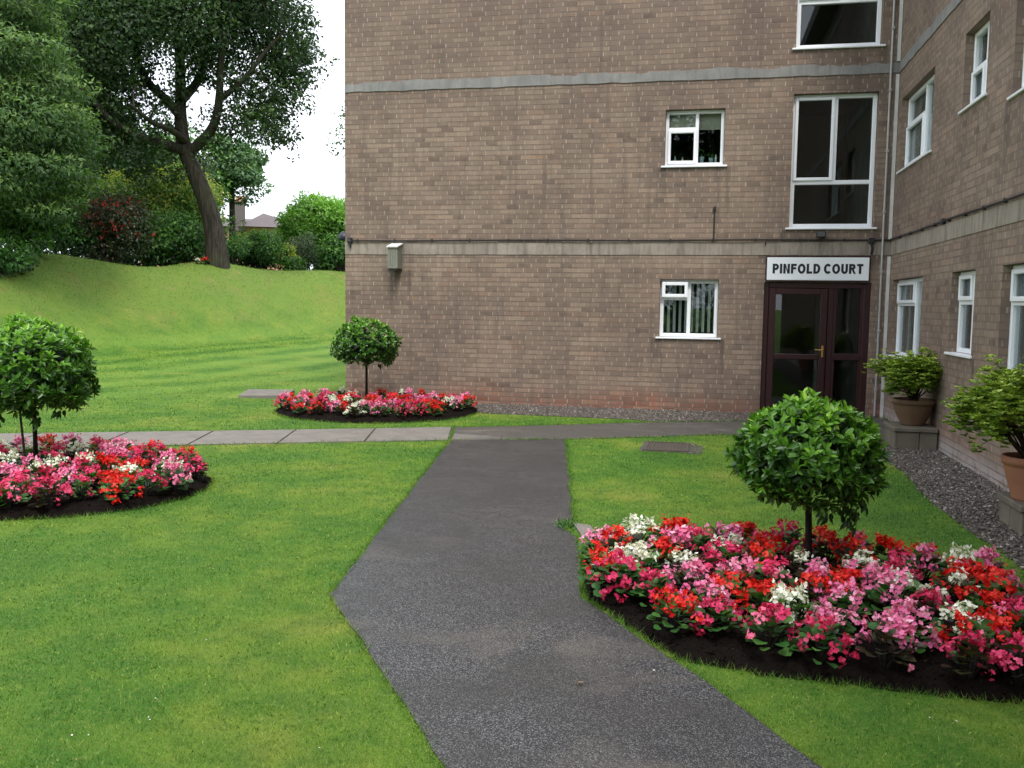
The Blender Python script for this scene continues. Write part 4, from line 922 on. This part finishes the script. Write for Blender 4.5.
def azalea(x, y, z, rx, rz, cx, seed, label, nst=20):
    t = thing('potted_shrub', label, 'shrub', (x, y, z), group='shrubs growing in the pots')
    mb = MB(); tips = []
    for k in range(nst):
        a = rng.uniform(0, 6.28); e = rng.uniform(.15, 1.); tip = np.array([x+cx+math.cos(a)*rx*e, y+math.sin(a)*rx*e*.9, z+rz*(.08+.92*rng.uniform(.45, 1.)*math.sqrt(max(0, 1-e*e*.8)))])
        b = np.array([x+rng.normal(0, .02), y+rng.normal(0, .02), z]); m1 = b+(tip-b)*.45+np.array([0, 0, rz*.10])+rng.normal(0, .02, 3)
        mb.tube([b, m1, tip], [.009, .006, .003], 5)
        for q in range(7):
            t2 = tip+rng.normal(0, 1, 3)*[.075, .075, .05]; s0 = b+(tip-b)*rng.uniform(.5, .9)+np.array([0, 0, rz*.07]); mb.tube([s0, (s0+t2)/2+rng.normal(0, .01, 3), t2], [.004, .003, .002], 4, cap=False); tips.append(t2)
        tips.append(tip)
    mb.build('branches', 'twig', t)
    tips = np.array(tips); C = []; Y = []; N = []; T = []
    for p in tips:
        for _ in range(7):
            q = p+rng.normal(0, .036, 3); n = 15; a = rng.uniform(0, 6.28, n); ax = nrm(np.array([rng.normal(0, .4), rng.normal(0, .4), 1.]))
            d = np.column_stack([np.cos(a), np.sin(a), rng.uniform(.0, .8, n)]); C.append(np.repeat(q[None], n, 0)); Y.append(d); N.append(np.tile(ax, (n, 1))+unit(n)*.3)
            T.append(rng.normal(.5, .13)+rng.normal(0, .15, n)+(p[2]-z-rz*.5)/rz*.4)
    C = np.concatenate(C); n = len(C)
    L = rng.uniform(.026, .046, n); leaves_obj('leaves', 'leaf_azalea', C, np.concatenate(Y), np.concatenate(N), L, L*.42, np.concatenate(T), t)
azalea(2.475, 11.13, .251+.25, .38, .56, -.06, 1, 'bushy light green shrub in the brown pot beside the entrance', 34)
azalea(2.40, 7.09, .221+.27, .38, .64, -.12, 2, 'open light green shrub with bare lower stems in the orange pot', 32)

# ------------------------------------------------------------------ standard bay trees in the beds
def bay(x, y, z0, ztop, zbot, rad, label, lean=(0, 0), stake=False, nl=2300, lsz=.062, hang=None):
    t = thing('standard_tree', label, 'tree', (x, y, z0), group='clipped standard trees in the flower beds')
    cz = zbot+(ztop-zbot)*.42; c = np.array([x+lean[0], y+lean[1], cz]); hh = ztop-cz; hl = cz-zbot
    mb = MB(); mb.tube([(x, y, z0-.05), (x+lean[0]*.3, y, z0+(cz-z0)*.35), (x+lean[0]*.6, y, z0+(cz-z0)*.7), (x+lean[0]*.9, y+lean[1], cz)], [.024, .019, .018, .016], 9)
    for k in range(34):
        d = unit(1)[0]; d[2] = d[2]*.7+.15; e = c+d*np.array([rad, rad, hh if d[2] > 0 else hl])*.8; s0 = np.array([x+lean[0]*.85, y+lean[1]*.9, cz-hl*rng.uniform(.1, .75)])
        mb.tube([s0, (s0+e)/2+rng.normal(0, .02, 3), e], [.009, .006, .003], 5, cap=False)
    mb.build('trunk', 'stem', t, True)
    if stake:
        mb = MB(); mb.tube([(x-.07, y-.03, z0-.05), (x-.17, y, cz)], .011, 6); mb.build('stake', 'stake', t)
    # sprigs of leaves all over a low dome
    ns = nl//8; d = unit(ns*2); d = d[d[:, 2] > -.75][:ns]; n0 = len(d)
    rr = np.where(rng.random(n0) < .72, rng.uniform(.86, 1.03, n0), rng.uniform(.45, .86, n0))
    amp = np.where(d[:, 2] > .1, .45, 1.); rr *= 1+amp*(.11*np.sin(d[:, 0]*6+x*3)*np.cos(d[:, 1]*5+y)+.09*np.sin(d[:, 2]*8+d[:, 0]*5+x))
    sc = np.where(d[:, 2:3] > 0, [[rad, rad, hh]], [[rad*.97, rad*.97, hl]])
    dd = d.copy(); P = c+dd*rr[:, None]*sc
    ax = d*.75+unit(n0)*.45; ax[:, 2] += .35
    low = d[:, 2] < -.25; ax[low, 2] -= .9
    new = np.clip((d[:, 2]*.62+rr-.95)*1.25+rng.normal(.0, .22, n0), 0, 1)  # lighter tint towards the crown's top and outer sprigs
    C = []; Y = []; N = []; T = []; L = []
    for k in range(8):
        a = 2*math.pi*(k*.382+rng.random(n0)); a1 = nrm(np.cross(ax, unit(n0))); a2 = nrm(np.cross(ax, a1)); rad_ = a1*np.cos(a)[:, None]+a2*np.sin(a)[:, None]
        y_ = nrm(ax)*(.15+.75*(k/8))+rad_*(1.-.55*k/8); C.append(P+nrm(ax)*(.028*(k/8-.5))*lsz/.062); Y.append(y_); N.append(nrm(ax)-.2*rad_+unit(n0)*.25)
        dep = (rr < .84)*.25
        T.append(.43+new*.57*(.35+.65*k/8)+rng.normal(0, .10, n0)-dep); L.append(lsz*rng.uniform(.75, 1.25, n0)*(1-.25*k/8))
    C = np.concatenate(C); Y = np.concatenate(Y); N = np.concatenate(N); T = np.concatenate(T); L = np.concatenate(L)
    if hang:
        for (hx, hy, hz) in hang:
            q = c+np.array([hx, hy, hz]); m = 10; y_ = unit(m)*.6; y_[:, 2] -= .9; C = np.vstack([C, q+rng.normal(0, .02, (m, 3))]); Y = np.vstack([Y, y_]); N = np.vstack([N, unit(m)]); T = np.append(T, rng.normal(.3, .1, m)); L = np.append(L, np.full(m, lsz*1.1))
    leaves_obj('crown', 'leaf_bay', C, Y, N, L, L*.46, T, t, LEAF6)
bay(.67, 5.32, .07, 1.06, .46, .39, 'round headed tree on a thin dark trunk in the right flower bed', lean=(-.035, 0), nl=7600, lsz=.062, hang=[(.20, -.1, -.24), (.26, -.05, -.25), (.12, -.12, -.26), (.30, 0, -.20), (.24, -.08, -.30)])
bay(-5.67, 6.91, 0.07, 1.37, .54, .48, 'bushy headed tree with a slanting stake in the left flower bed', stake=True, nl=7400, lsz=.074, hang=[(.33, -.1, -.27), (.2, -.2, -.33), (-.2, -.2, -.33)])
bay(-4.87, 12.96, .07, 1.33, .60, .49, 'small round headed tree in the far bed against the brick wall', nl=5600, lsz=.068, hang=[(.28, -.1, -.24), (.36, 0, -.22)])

# ------------------------------------------------------------------ weeds at the broken path corner
t = tag(MB().add([(-.84, 6.42, .014), (-.70, 6.36, .014), (-.64, 6.10, .014), (-.72, 6.04, .014), (-.84, 6.42, -.02), (-.70, 6.36, -.02), (-.64, 6.10, -.02), (-.72, 6.04, -.02)], [(0, 1, 2, 3), (0, 4, 5, 1), (1, 5, 6, 2), (2, 6, 7, 3), (3, 7, 4, 0)]).build('edging_stone', 'slab'),
    'small broken grey stone between the tarmac path and the right flower bed', 'stone')
C = np.array([-.87, 6.36, .0])+rng.normal(0, 1, (260, 3))*[.035, .07, 0]; Y = unit(260); Y[:, 2] = abs(Y[:, 2])+.3
leaves_obj('weed', 'leaf_dark', C, Y, unit(260), rng.uniform(.02, .05, 260), .008, rng.random(260), None); tag(bpy.data.objects['weed'], 'low tuft of weeds at the broken corner of tarmac path', 'weed', kind='stuff')

# ------------------------------------------------------------------ trees and shrubs beyond the lawn
def blobset(c, rad, k, rmin, rmax, inner=.55):
    d = unit(k); d[:, 2] = np.abs(d[:, 2])*np.where(rng.random(k) < .8, 1, -.6); rr = inner+(1-inner)*rng.random(k)**.5
    P = np.asarray(c)+d*rr[:, None]*np.asarray(rad); return P, rng.uniform(rmin, rmax, k)
def shrub(name, label, px, dist, w, h, mat, size, per=900, k=40, cat='shrub', tm=.4, base_off=0., aspect=.5, tl=.25, group=None, flowers=None, trand=.25):
    p = at(px, 300, dist); x, y = p[0], p[1]; z = gz(x, y)-.05+base_off
    t = thing(name, label, cat, (x, y, z), group=group)
    P, rr = blobset((x, y, z+h*.42), (w/2*.80, w/2*.75, h*.5), k, .15*w, .24*w, .3)
    P[:, 2] = np.maximum(P[:, 2], z+.12*h)
    foliage('foliage', mat, t, P, rr, per/max(.05, (w*.2))**.0, size, aspect=aspect, tmean=tm, toplight=tl, trand=trand)
    mb = MB()
    for q in P[:min(k, 26)]: mb.tube([(x+rng.normal(0, .06*w), y, z-.1), (np.array([x, y, z])+q)/2+rng.normal(0, .05, 3), q], [.03*h/2, .02*h/2, .008], 5, cap=False)
    mb.build('stems', 'bark', t)
    if flowers:
        fm, n, fs, zone = flowers; i = rng.integers(0, len(P), n); d = unit(n); d[:, 1] = -abs(d[:, 1])
        C = P[i]+d*rr[i][:, None]*1.02; keep = (C[:, 2] > z+h*zone[0]) & (C[:, 2] < z+h*zone[1]); C = C[keep]; cl = rng.random(len(C)) < .75
        C = np.repeat(C, 3, 0)+rng.normal(0, .05, (len(C)*3, 3)); n = len(C); y_ = unit(n)*.4; y_[:, 2] -= 1
        leaves_obj('blossoms', fm, C, y_, unit(n), fs, fs*.55, rng.random(n), t)
    return t
def tree(label, base, trunk, limbs, crowns, mat, size, per, brmat='bark', tm=.4, squash=(1, 1, .8), aspect=.55, nfine=1., name='tree', group=None, droop=.3, tl=.18, trand=.25):
    t = thing(name, label, 'tree', base, group=group)
    mb = MB(); nodes = []
    for pts, rad in [trunk]+limbs:
        # smooth the polyline
        P = [np.array(q, float) for q in pts]; Rr = list(rad)
        for _ in range(2):
            NP = [P[0]]; NR = [Rr[0]]
            for a, b, ra, rb in zip(P[:-1], P[1:], Rr[:-1], Rr[1:]): NP += [a*.75+b*.25, a*.25+b*.75]; NR += [ra*.75+rb*.25, ra*.25+rb*.75]
            P = NP+[P[-1]]; Rr = NR+[Rr[-1]]
        mb.tube(P, Rr, 12); nodes += list(zip(P, Rr))
    NPs = np.array([q[0] for q in nodes]); NRs = np.array([q[1] for q in nodes])
    C, rr = crowns
    order = np.argsort([np.linalg.norm(NPs-np.array(c), axis=1).min() for c in C])
    for c, r in [(C[i_], rr[i_]) for i_ in order]:
        c = np.array(c); d = np.linalg.norm(NPs-c, axis=1)+np.where(NPs[:, 2] > c[2]+.3, 2., 0); j = int(np.argmin(d)); s0 = NPs[j]; r0 = min(NRs[j]*.7, .03+.012*d[j], .045)
        mid = (s0+c)/2+rng.normal(0, .08*d[j]/2, 3)+np.array([0, 0, .06*d[j]]); mb.tube([s0, mid, c], [r0, r0*.7, r0*.4], 6, cap=False); NPs = np.vstack([NPs, mid, c]); NRs = np.append(NRs, [r0*.7, r0*.45])
        for _ in range(int(5*nfine)):
            e = c+unit(1)[0]*r*.85; mb.tube([c*.6+mid*.4, e], [r0*.25, .006], 4, cap=False)
    mb.build('trunk', brmat, t, True)
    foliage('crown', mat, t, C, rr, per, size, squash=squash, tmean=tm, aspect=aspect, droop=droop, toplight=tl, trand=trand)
    return t
def ring(base, s=1.): return base

# the big leaning tree on the crest of the bank
D = 34.
def q(px, py, dd=0.): return at(px, py, D+dd)
b = q(218, 266); b[2] = gz(b[0], b[1])-.7
tr = ([b, q(216, 238), q(208, 205), (q(197, 178)), q(184, 150), q(180, 118, .2), q(181, 80, .4), q(178, 30, .6), q(176, -30, .8), q(180, -90, .8)], [.50, .34, .30, .28, .25, .21, .17, .14, .10, .05])
limbs = [([q(190, 152), q(206, 138, -.3), q(217, 120, -.6), q(220, 88, -1.), q(221, 55, -1.2), q(232, 10, -1.), q(240, -40, -1)], [.19, .17, .15, .12, .10, .07, .03]),
         ([q(186, 152), q(165, 143, -.6), q(140, 138, -1.3), q(110, 122, -2), q(92, 100, -2.4), q(70, 80, -2.6), q(40, 60, -3)], [.19, .16, .14, .12, .10, .07, .04]),
         ([q(182, 118), q(165, 98, .5), q(148, 84, 1.), q(136, 60, 1.4), q(128, 25, 1.6), q(118, -30, 2)], [.17, .15, .14, .12, .09, .05]),
         ([q(148, 84, 1.), q(125, 82, 1.4), q(105, 68, 1.8), q(88, 40, 2.)], [.13, .11, .08, .04]),
         ([q(182, 100), q(200, 80, .6), q(208, 50, 1.), q(214, 0, 1.2), q(216, -50, 1.4)], [.16, .14, .11, .08, .04]),
         ([q(219, 100, -.8), q(245, 80, -1.2), q(262, 55, -1.5), q(285, 30, -1.6)], [.11, .09, .06, .03]),
         ([q(184, 140, -.2), q(172, 130, -1), q(150, 122, -1.8), q(130, 104, -2.6)], [.12, .10, .08, .04])]
CC = []; RRr = []
def cl(px, py, r, n=1, spread=0., dz=0.):
    for _ in range(n):
        CC.append(at(px+rng.normal(0, spread), py+rng.normal(0, spread), D+dz+rng.normal(0, 1.1))); RRr.append(r*rng.uniform(.8, 1.25))
for (px, py, r, nn, sp) in [(285, 60, .9, 5, 10), (262, 95, .8, 5, 11), (275, 125, .55, 4, 7), (262, 118, .6, 4, 8), (240, 120, .5, 3, 7), (268, 28, 1.1, 6, 14), (230, 20, 1.2, 6, 16), (245, 60, .9, 5, 12), (200, 15, 1.2, 6, 16), (215, 45, .8, 3, 9), (160, 15, 1.2, 7, 17), (125, 20, 1.2, 7, 16), (90, 25, 1.2, 7, 14), (60, 10, 1.3, 7, 16),
                              (110, 60, 1.0, 6, 11), (85, 70, 1.0, 6, 11), (60, 60, 1.1, 6, 14), (95, 105, 1.0, 6, 11), (70, 110, 1.1, 6, 13), (120, 110, .75, 4, 7), (118, 140, .7, 4, 9), (90, 135, .9, 5, 11), (148, 152, .45, 3, 7), (165, 165, .45, 3, 8), (155, 60, .6, 3, 8), (190, 60, .6, 3, 9), (203, 112, .35, 2, 5), (235, 145, .3, 1, 4), (295, 95, .35, 3, 8), (300, 45, .5, 3, 8), (178, 88, .35, 2, 6), (160, 120, .35, 3, 6), (300, 75, .3, 2, 6), (138, 165, .5, 4, 8), (60, 90, 1.1, 5, 10),
                              (255, 0, 1.2, 5, 14), (190, -30, 1.6, 8, 25), (120, -35, 1.6, 8, 25), (240, -45, 1.6, 8, 22), (170, -80, 1.7, 8, 30), (60, -40, 1.6, 7, 25), (272, 78, .7, 3, 8), (255, 135, .3, 2, 5)]:
    cl(px, py, r, nn, sp)
for (px, py, r, nn, sp) in [(95, 100, .5, 6, 9), (118, 125, .4, 6, 8), (140, 142, .3, 5, 8), (165, 150, .25, 5, 6), (300, 25, .4, 5, 9), (305, 62, .3, 5, 8), (292, 100, .3, 6, 9), (280, 132, .25, 6, 8), (288, 150, .15, 3, 5), (165, 110, .3, 6, 10), (195, 90, .3, 6, 10), (205, 70, .35, 5, 9), (150, 100, .3, 5, 9), (175, 70, .4, 6, 10), (215, 130, .3, 4, 7), (155, 135, .3, 5, 8), (200, 150, .25, 4, 7), (288, 110, .35, 6, 8), (285, 138, .25, 5, 6), (295, 70, .45, 5, 8), (270, 145, .2, 4, 5), (128, 82, .4, 5, 9)]: cl(px, py, r, nn, sp)
for _ in range(60):
    a_ = rng.uniform(-.9, 1.15); cl(190+math.cos(a_)*rng.uniform(95, 124), 30+math.sin(a_)*rng.uniform(95, 125), rng.uniform(.15, .32))
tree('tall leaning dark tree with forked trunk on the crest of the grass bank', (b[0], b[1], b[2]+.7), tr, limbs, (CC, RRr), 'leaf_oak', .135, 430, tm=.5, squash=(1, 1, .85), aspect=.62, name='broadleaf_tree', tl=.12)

# feathery tree at the far left, standing in front of the others
D = 28.5
bx = at(-12, 262, D); bx[2] = gz(bx[0], bx[1])
CC = []; RRr = []
for (px, py, r, nn, sp) in [(0, 10, 1., 7, 15), (30, 30, .7, 6, 9), (10, 60, .9, 8, 13), (45, 75, .7, 6, 10), (20, 100, .9, 9, 14), (58, 110, .5, 6, 7), (60, 140, .55, 7, 9), (30, 145, .9, 8, 13), (5, 150, .9, 7, 14), (50, 170, .7, 7, 10), (72, 160, .35, 3, 5), (75, 185, .35, 3, 5), (20, 195, .8, 6, 12), (-10, 200, .9, 5, 12), (50, 205, .5, 4, 9), (45, 20, .35, 4, 6), (-40, 30, 1.4, 8, 20), (-50, 100, 1.5, 9, 20), (-50, 170, 1.4, 8, 20), (-10, -30, 1.2, 7, 20), (-60, -30, 1.4, 6, 20)]:
    cl(px, py, r, nn, sp)
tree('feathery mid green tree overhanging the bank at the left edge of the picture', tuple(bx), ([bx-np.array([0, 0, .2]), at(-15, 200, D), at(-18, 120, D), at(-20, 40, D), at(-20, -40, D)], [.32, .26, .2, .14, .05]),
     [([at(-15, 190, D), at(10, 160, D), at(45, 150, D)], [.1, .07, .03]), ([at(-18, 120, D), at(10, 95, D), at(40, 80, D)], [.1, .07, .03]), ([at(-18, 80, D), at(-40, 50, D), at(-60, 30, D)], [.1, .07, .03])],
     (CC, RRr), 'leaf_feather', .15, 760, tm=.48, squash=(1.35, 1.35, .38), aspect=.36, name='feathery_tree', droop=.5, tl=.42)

GB = 'shrubs along the top of the bank'
shrub('laurel_bush', 'dark laurel bush with long glossy leaves at the left edge under the feathery tree', 26, 30.0, 2.3, 2.2, 'leaf_dark', .24, 420, 34, tm=.62, aspect=.3, tl=.3, group=GB, trand=.35)
shrub('low_shrub', 'low dark spreading shrub at the far left edge of the bank', 2, 27.6, 1.9, .8, 'leaf_dark', .13, 700, 22, tm=.45, group=GB)
shrub('fuchsia_bush', 'loose fuchsia bush hung with red flowers on the bank', 108, 34.2, 3.3, 2.75, 'leaf_fuchsia', .10, 760, 55, tm=.5, group=GB, flowers=('petal_fuchsia', 330, .10, (.40, .88)))
shrub('shrub', 'dull green bush between the laurel and red flowering bush', 68, 33.6, 2.3, 2.2, 'leaf_dark', .12, 700, 36, tm=.5, group=GB)
shrub('rhododendron_bush', 'dark rhododendron bush just left of the leaning trunk', 168, 35.2, 3.3, 1.8, 'leaf_dark', .15, 700, 46, tm=.6, aspect=.4, group=GB, trand=.35)
shrub('variegated_bush', 'tall bush with yellow tipped leaves behind the leaning trunk', 172, 38.5, 4.2, 4.5, 'leaf_variegated', .13, 700, 85, tm=.60, group=GB, tl=.4, trand=.4)
shrub('laurel_bush', 'yellow green laurel bush behind the red flowering bush', 120, 38.5, 3.6, 4.0, 'leaf_variegated', .14, 600, 60, tm=.48, group=GB, tl=.35, trand=.3)
shrub('low_shrub', 'small green shrub at right foot of the leaning trunk', 234, 35.6, 1.35, 1.35, 'leaf_dark', .13, 800, 22, tm=.7, group=GB, aspect=.35)
shrub('rhododendron_bush', 'dark clumped evergreen bush right of the leaning trunk', 261, 37.4, 2.5, 1.75, 'leaf_dark', .14, 800, 42, tm=.55, group=GB, tl=.35, aspect=.42)
shrub('golden_shrub', 'narrow golden leaved shrub between dark bush and grey bush', 287, 37.2, .85, 1.35, 'leaf_variegated', .11, 900, 18, tm=.82, group=GB)
shrub('low_shrub', 'low bright green shrub in front of the grey bush', 293, 36.6, 1.1, .7, 'leaf_laurel', .11, 900, 16, tm=.3, group=GB)
shrub('grey_shrub', 'rounded grey green bush in front of the bright laurel', 304, 38.2, 1.75, 1.75, 'leaf_grey', .09, 1100, 34, tm=.5, group=GB, aspect=.35)
shrub('laurel_bush', 'tall bright green laurel bush beside the brick building', 322, 41.5, 3.9, 3.6, 'leaf_laurel', .18, 800, 80, tm=.66, group=GB, tl=.55, aspect=.36, trand=.3)
shrub('laurel_bush', 'dark green bush half hidden by the corner of brick building', 340, 37.2, 1.7, 1.75, 'leaf_dark', .15, 620, 30, tm=.6, group=GB, tl=.35)
shrub('laurel_bush', 'bright laurel mostly hidden behind the brick building', 392, 41., 4.5, 3.3, 'leaf_laurel', .20, 300, 50, tm=.45, group=GB, tl=.5)

# dark hedge closing the gaps behind the shrubs
def far_hedge(label, p0, p1, dist, h, mat='leaf_dark'):
    a = at(p0, 300, dist); b = at(p1, 300, dist); n = max(3, int(np.hypot(*(b-a)[:2])/.8)); t = thing('hedge', label, 'hedge', (a[0], a[1], gz(a[0], a[1])), group='hedges behind the shrubs')
    P = []
    for k in range(n+1):
        q_ = a+(b-a)*k/n; z0 = gz(q_[0], q_[1])
        for zz in np.arange(.0, h, .7): P.append((q_[0]+rng.normal(0, .1), q_[1]+rng.normal(0, .2), z0+zz))
    P = np.array(P); foliage('foliage', mat, t, P, rng.uniform(.55, .75, len(P)), 360, .16, tmean=.5)
far_hedge('dark hedge behind the shrubs left of the leaning trunk', -70, 224, 41.5, 2.4)
far_hedge('low dark hedge behind the bushes between trunk and brick building', 226, 352, 40.2, 1.1)
# trees behind the shrubs
def backtree(px, dist, w, ytop, ybot, mat, label, size, per, k, tm=.4, name='tree', rr=(.10, .17), group='background trees', squash=(1, 1, .8), aspect=.55, tl=.25):
    p = at(px, 300, dist); x, y = p[0], p[1]; z = gz(x, y); zt = at(px, ytop, dist)[2]; zb = at(px, ybot, dist)[2]; c = np.array([x, y, (zt+zb)/2])
    P, r_ = blobset(c, (w/2*.82, w/2*.7, (zt-zb)/2*.85), k, rr[0]*w, rr[1]*w, .25); P[:, 2] = np.where(rng.random(k) < .5, P[:, 2], 2*c[2]-P[:, 2])
    tree(label, (x, y, z), ([(x, y, z-.2), (x+.1, y, (z+c[2])/2), (x, y, c[2]), (x-.1, y, zt-.6)], [.03*w+.06, .025*w+.04, .02*w+.02, .03]), [], (P, r_), mat, size, per, tm=tm, name=name, group=group, squash=squash, aspect=aspect, tl=tl, nfine=.4)
backtree(232, 48, 4.4, 124, 208, 'leaf_far', 'soft green tree right of the leaning trunk in front of the sky', .20, 420, 60, .5, squash=(1, 1, .65))
backtree(207, 44, 2.1, 140, 232, 'leaf_grey', 'thin greyish twiggy tree just behind the leaning trunk', .10, 420, 34, .35)
backtree(150, 47, 7.5, 118, 250, 'leaf_dark', 'dark green tree behind the red flowering bush', .2, 360, 80, .6)
backtree(95, 45, 7., 100, 250, 'leaf_far', 'dull green tree behind the laurel at left', .2, 330, 80, .3)
backtree(35, 42, 7.5, 60, 250, 'leaf_dark', 'dark tree behind the feathery tree at left edge', .2, 330, 80, .5)
backtree(-45, 40, 8, -10, 250, 'leaf_dark', 'tall dark tree just beyond the left edge of the picture', .2, 300, 80, .5)
backtree(30, 50, 9, -60, 120, 'leaf_oak', 'tall dark tree high behind the feathery tree', .22, 260, 80, .5)
backtree(386, 34, 4.5, 62, 235, 'leaf_far', 'light leaved tree peeping out behind the left corner of brick building', .13, 300, 46, .45, rr=(.09, .15))

# small flowers at the foot of the trunk
p = at(205.5, 266, 33.6); place_begonia('red', p[0], p[1], gz(p[0], p[1]), 1.15, 'small clump of red flowers at the left foot of the leaning trunk', 'flowers at the foot of the tree')
p = at(197.5, 266, 33.6); place_begonia('white', p[0], p[1], gz(p[0], p[1]), 1.0, 'small clump of white flowers beside the red ones near the leaning trunk', 'flowers at the foot of the tree')

# house beyond
def house():
    c = at(262, 300, 62); x0, y0 = c[0], c[1]; a = math.atan2(-c[0], c[1])
    ex = np.array([math.cos(a), math.sin(a), 0]); ey = np.array([-math.sin(a), math.cos(a), 0])
    zg = gz(x0, y0)-.3; zr = at(264, 210, 62)[2]; ze = at(264, 227.5, 62)[2]
    t = thing('house', 'distant bungalow with grey hipped roof and chimney seen over the bushes', 'house', (x0, y0, zg))
    P = lambda u, v, z: tuple(np.array([x0, y0, 0])+ex*u+ey*v+np.array([0, 0, z]))
    mb = MB(); u0, u1, v0, v1 = -7.5, 2.7, .4, 8
    mb.add([P(u0, v0, zg), P(u1, v0, zg), P(u1, v1, zg), P(u0, v1, zg), P(u0, v0, ze), P(u1, v0, ze), P(u1, v1, ze), P(u0, v1, ze)], [(0, 1, 5, 4), (1, 2, 6, 5), (2, 3, 7, 6), (3, 0, 4, 7)]); mb.build('wall', 'house_brick', t)
    mb = MB(); o = .4; zl = zr-.28
    mb.add([P(u0-o, v0-o, ze), P(u1+o, v0-o, ze), P(u1+o, v1+o, ze), P(u0-o, v1+o, ze), P(u0+3, 4, zl), P(0.1, 4, zl+.02)], [(0, 1, 5, 4), (1, 2, 5), (2, 3, 4, 5), (3, 0, 4), (3, 2, 1, 0)])
    mb.add([P(-1.4, v0-1.2, ze-.02), P(u1+o+.1, v0-1.2, ze-.02), P(u1+o+.1, 5.5, ze-.02), P(-1.4, 5.5, ze-.02), P(.15, 2.2, zr), P(.15, 3.6, zr)], [(0, 1, 4), (1, 2, 5, 4), (2, 3, 5), (3, 0, 4, 5)])
    rf = mb.build('roof', 'roof_tile', t)
    mb = MB(); 
    for (u, v) in ((-1.3, v0-.6), ):
        vs = [P(u+a_, v+b_, z) for z in (ze-.3, at(250, 203, 62)[2]) for a_, b_ in ((-.32, -.3), (.32, -.3), (.32, .3), (-.32, .3))]
        mb.add(vs, [(0, 1, 5, 4), (1, 2, 6, 5), (2, 3, 7, 6), (3, 0, 4, 7), (4, 5, 6, 7)])
    ch = mb.build('chimney', 'roof_tile', rf)
    mb = MB(); zc = at(250, 203, 62)[2]
    for du in (-.15, .15): p_ = P(-1.3+du, v0-.6, zc); mb.lathe(p_, [(.14, 0), (.12, .35), (.15, .38), (.1, .4), (0, .4)], 10)
    o2 = mb.build('chimney_pot', 'chimney_pot', rf)
house()

# trees standing behind the photographer (the windows mirror them)
def hedge():  # unseen hedge, added so the low windows mirror something dark
    t = thing('hedge', 'long dark hedge added behind the viewpoint to darken the window reflections', 'hedge', (-10, -13, 0))
    P = np.array([(x, -13+rng.normal(0, .3), z) for x in np.arange(-32, 2, 1.1) for z in (.7, 1.9, 3.1)]); foliage('foliage', 'leaf_oak', t, P, np.full(len(P), .95), 130, .28, tmean=.5)
def simple_tree(x, y, h, w, label):
    c = np.array([x, y, h*.58]); P, r_ = blobset(c, (w/2*.85, w/2*.85, h*.36), 46, .12*w, .19*w, .3); P[:, 2] = np.where(rng.random(46) < .6, P[:, 2], 2*c[2]-P[:, 2])
    tree(label, (x, y, 0), ([(x, y, -.1), (x+.2, y, h*.3), (x, y, h*.6), (x, y, h*.85)], [.35, .28, .2, .05]), [], (P, r_), 'leaf_oak', .38, 170, tm=.5, name='broadleaf_tree', group='trees behind the viewpoint', nfine=.2)
hedge()
simple_tree(-9, -17, 14, 10, 'broad dark tree behind the viewpoint, left of the others')
simple_tree(-1, -20, 16, 11, 'broad dark tree behind the viewpoint, tallest and central')
simple_tree(-27, -12, 14, 10, 'broad dark tree behind the viewpoint farthest from the building')
simple_tree(-18, -8, 13, 9, 'broad dark tree behind the viewpoint nearest the bank')

# ------------------------------------------------------------------ light
w = bpy.data.worlds.new('World'); S.world = w; w.use_nodes = True; nt = w.node_tree; nt.nodes.clear()
ow = nt.nodes.new('ShaderNodeOutputWorld'); bg = nt.nodes.new('ShaderNodeBackground'); sky = nt.nodes.new('ShaderNodeTexSky'); sky.sky_type = 'NISHITA'; sky.sun_disc = False
SE, SR = R(56), R(160)
sky.sun_elevation = SE; sky.sun_rotation = SR; sky.air_density = 1.; sky.dust_density = 3.
tc = nt.nodes.new('ShaderNodeTexCoord'); nz = nt.nodes.new('ShaderNodeTexNoise'); nz.inputs['Scale'].default_value = 2.2; nz.inputs['Detail'].default_value = 5
rp = nt.nodes.new('ShaderNodeValToRGB'); rp.color_ramp.elements[0].position = .35; rp.color_ramp.elements[0].color = (9.6, 10.4, 12., 1); rp.color_ramp.elements[1].position = .65; rp.color_ramp.elements[1].color = (12.5, 12.8, 13.4, 1)
mx = nt.nodes.new('ShaderNodeMix'); mx.data_type = 'RGBA'; mx.inputs[0].default_value = .88
nt.links.new(tc.outputs['Generated'], nz.inputs['Vector']); nt.links.new(nz.outputs['Fac'], rp.inputs[0]); nt.links.new(sky.outputs[0], mx.inputs[6]); nt.links.new(rp.outputs[0], mx.inputs[7])
nt.links.new(mx.outputs[2], bg.inputs[0]); bg.inputs[1].default_value = .10; nt.links.new(bg.outputs[0], ow.inputs[0])
sl = bpy.data.lights.new('sun', 'SUN'); sl.energy = 1.7; sl.angle = R(14); sl.color = (1., .96, .9); so = bpy.data.objects.new('sun', sl); COL.objects.link(so)
# veiled sun high behind the camera's right shoulder
sd = Vector((math.sin(SR)*math.cos(SE), math.cos(SR)*math.cos(SE), math.sin(SE)))
so.rotation_euler = sd.to_track_quat('Z', 'Y').to_euler()
S.view_settings.view_transform = 'Standard'; S.view_settings.look = 'None'; S.view_settings.gamma = 1; S.view_settings.use_curve_mapping = False
S.view_settings.exposure = 0.88
S.render.engine = 'CYCLES'; S.cycles.max_bounces = 6; S.cycles.diffuse_bounces = 3; S.cycles.glossy_bounces = 3; S.cycles.transparent_max_bounces = 12; S.cycles.transmission_bounces = 3
S.cycles.use_denoising = True; S.cycles.sample_clamp_indirect = 4.
# unused prototypes
for c_, lst in protos.items():
    for k, o in enumerate(lst):
        if (c_, k) not in used:
            for ch in list(o.children): bpy.data.objects.remove(ch)
            bpy.data.objects.remove(o)
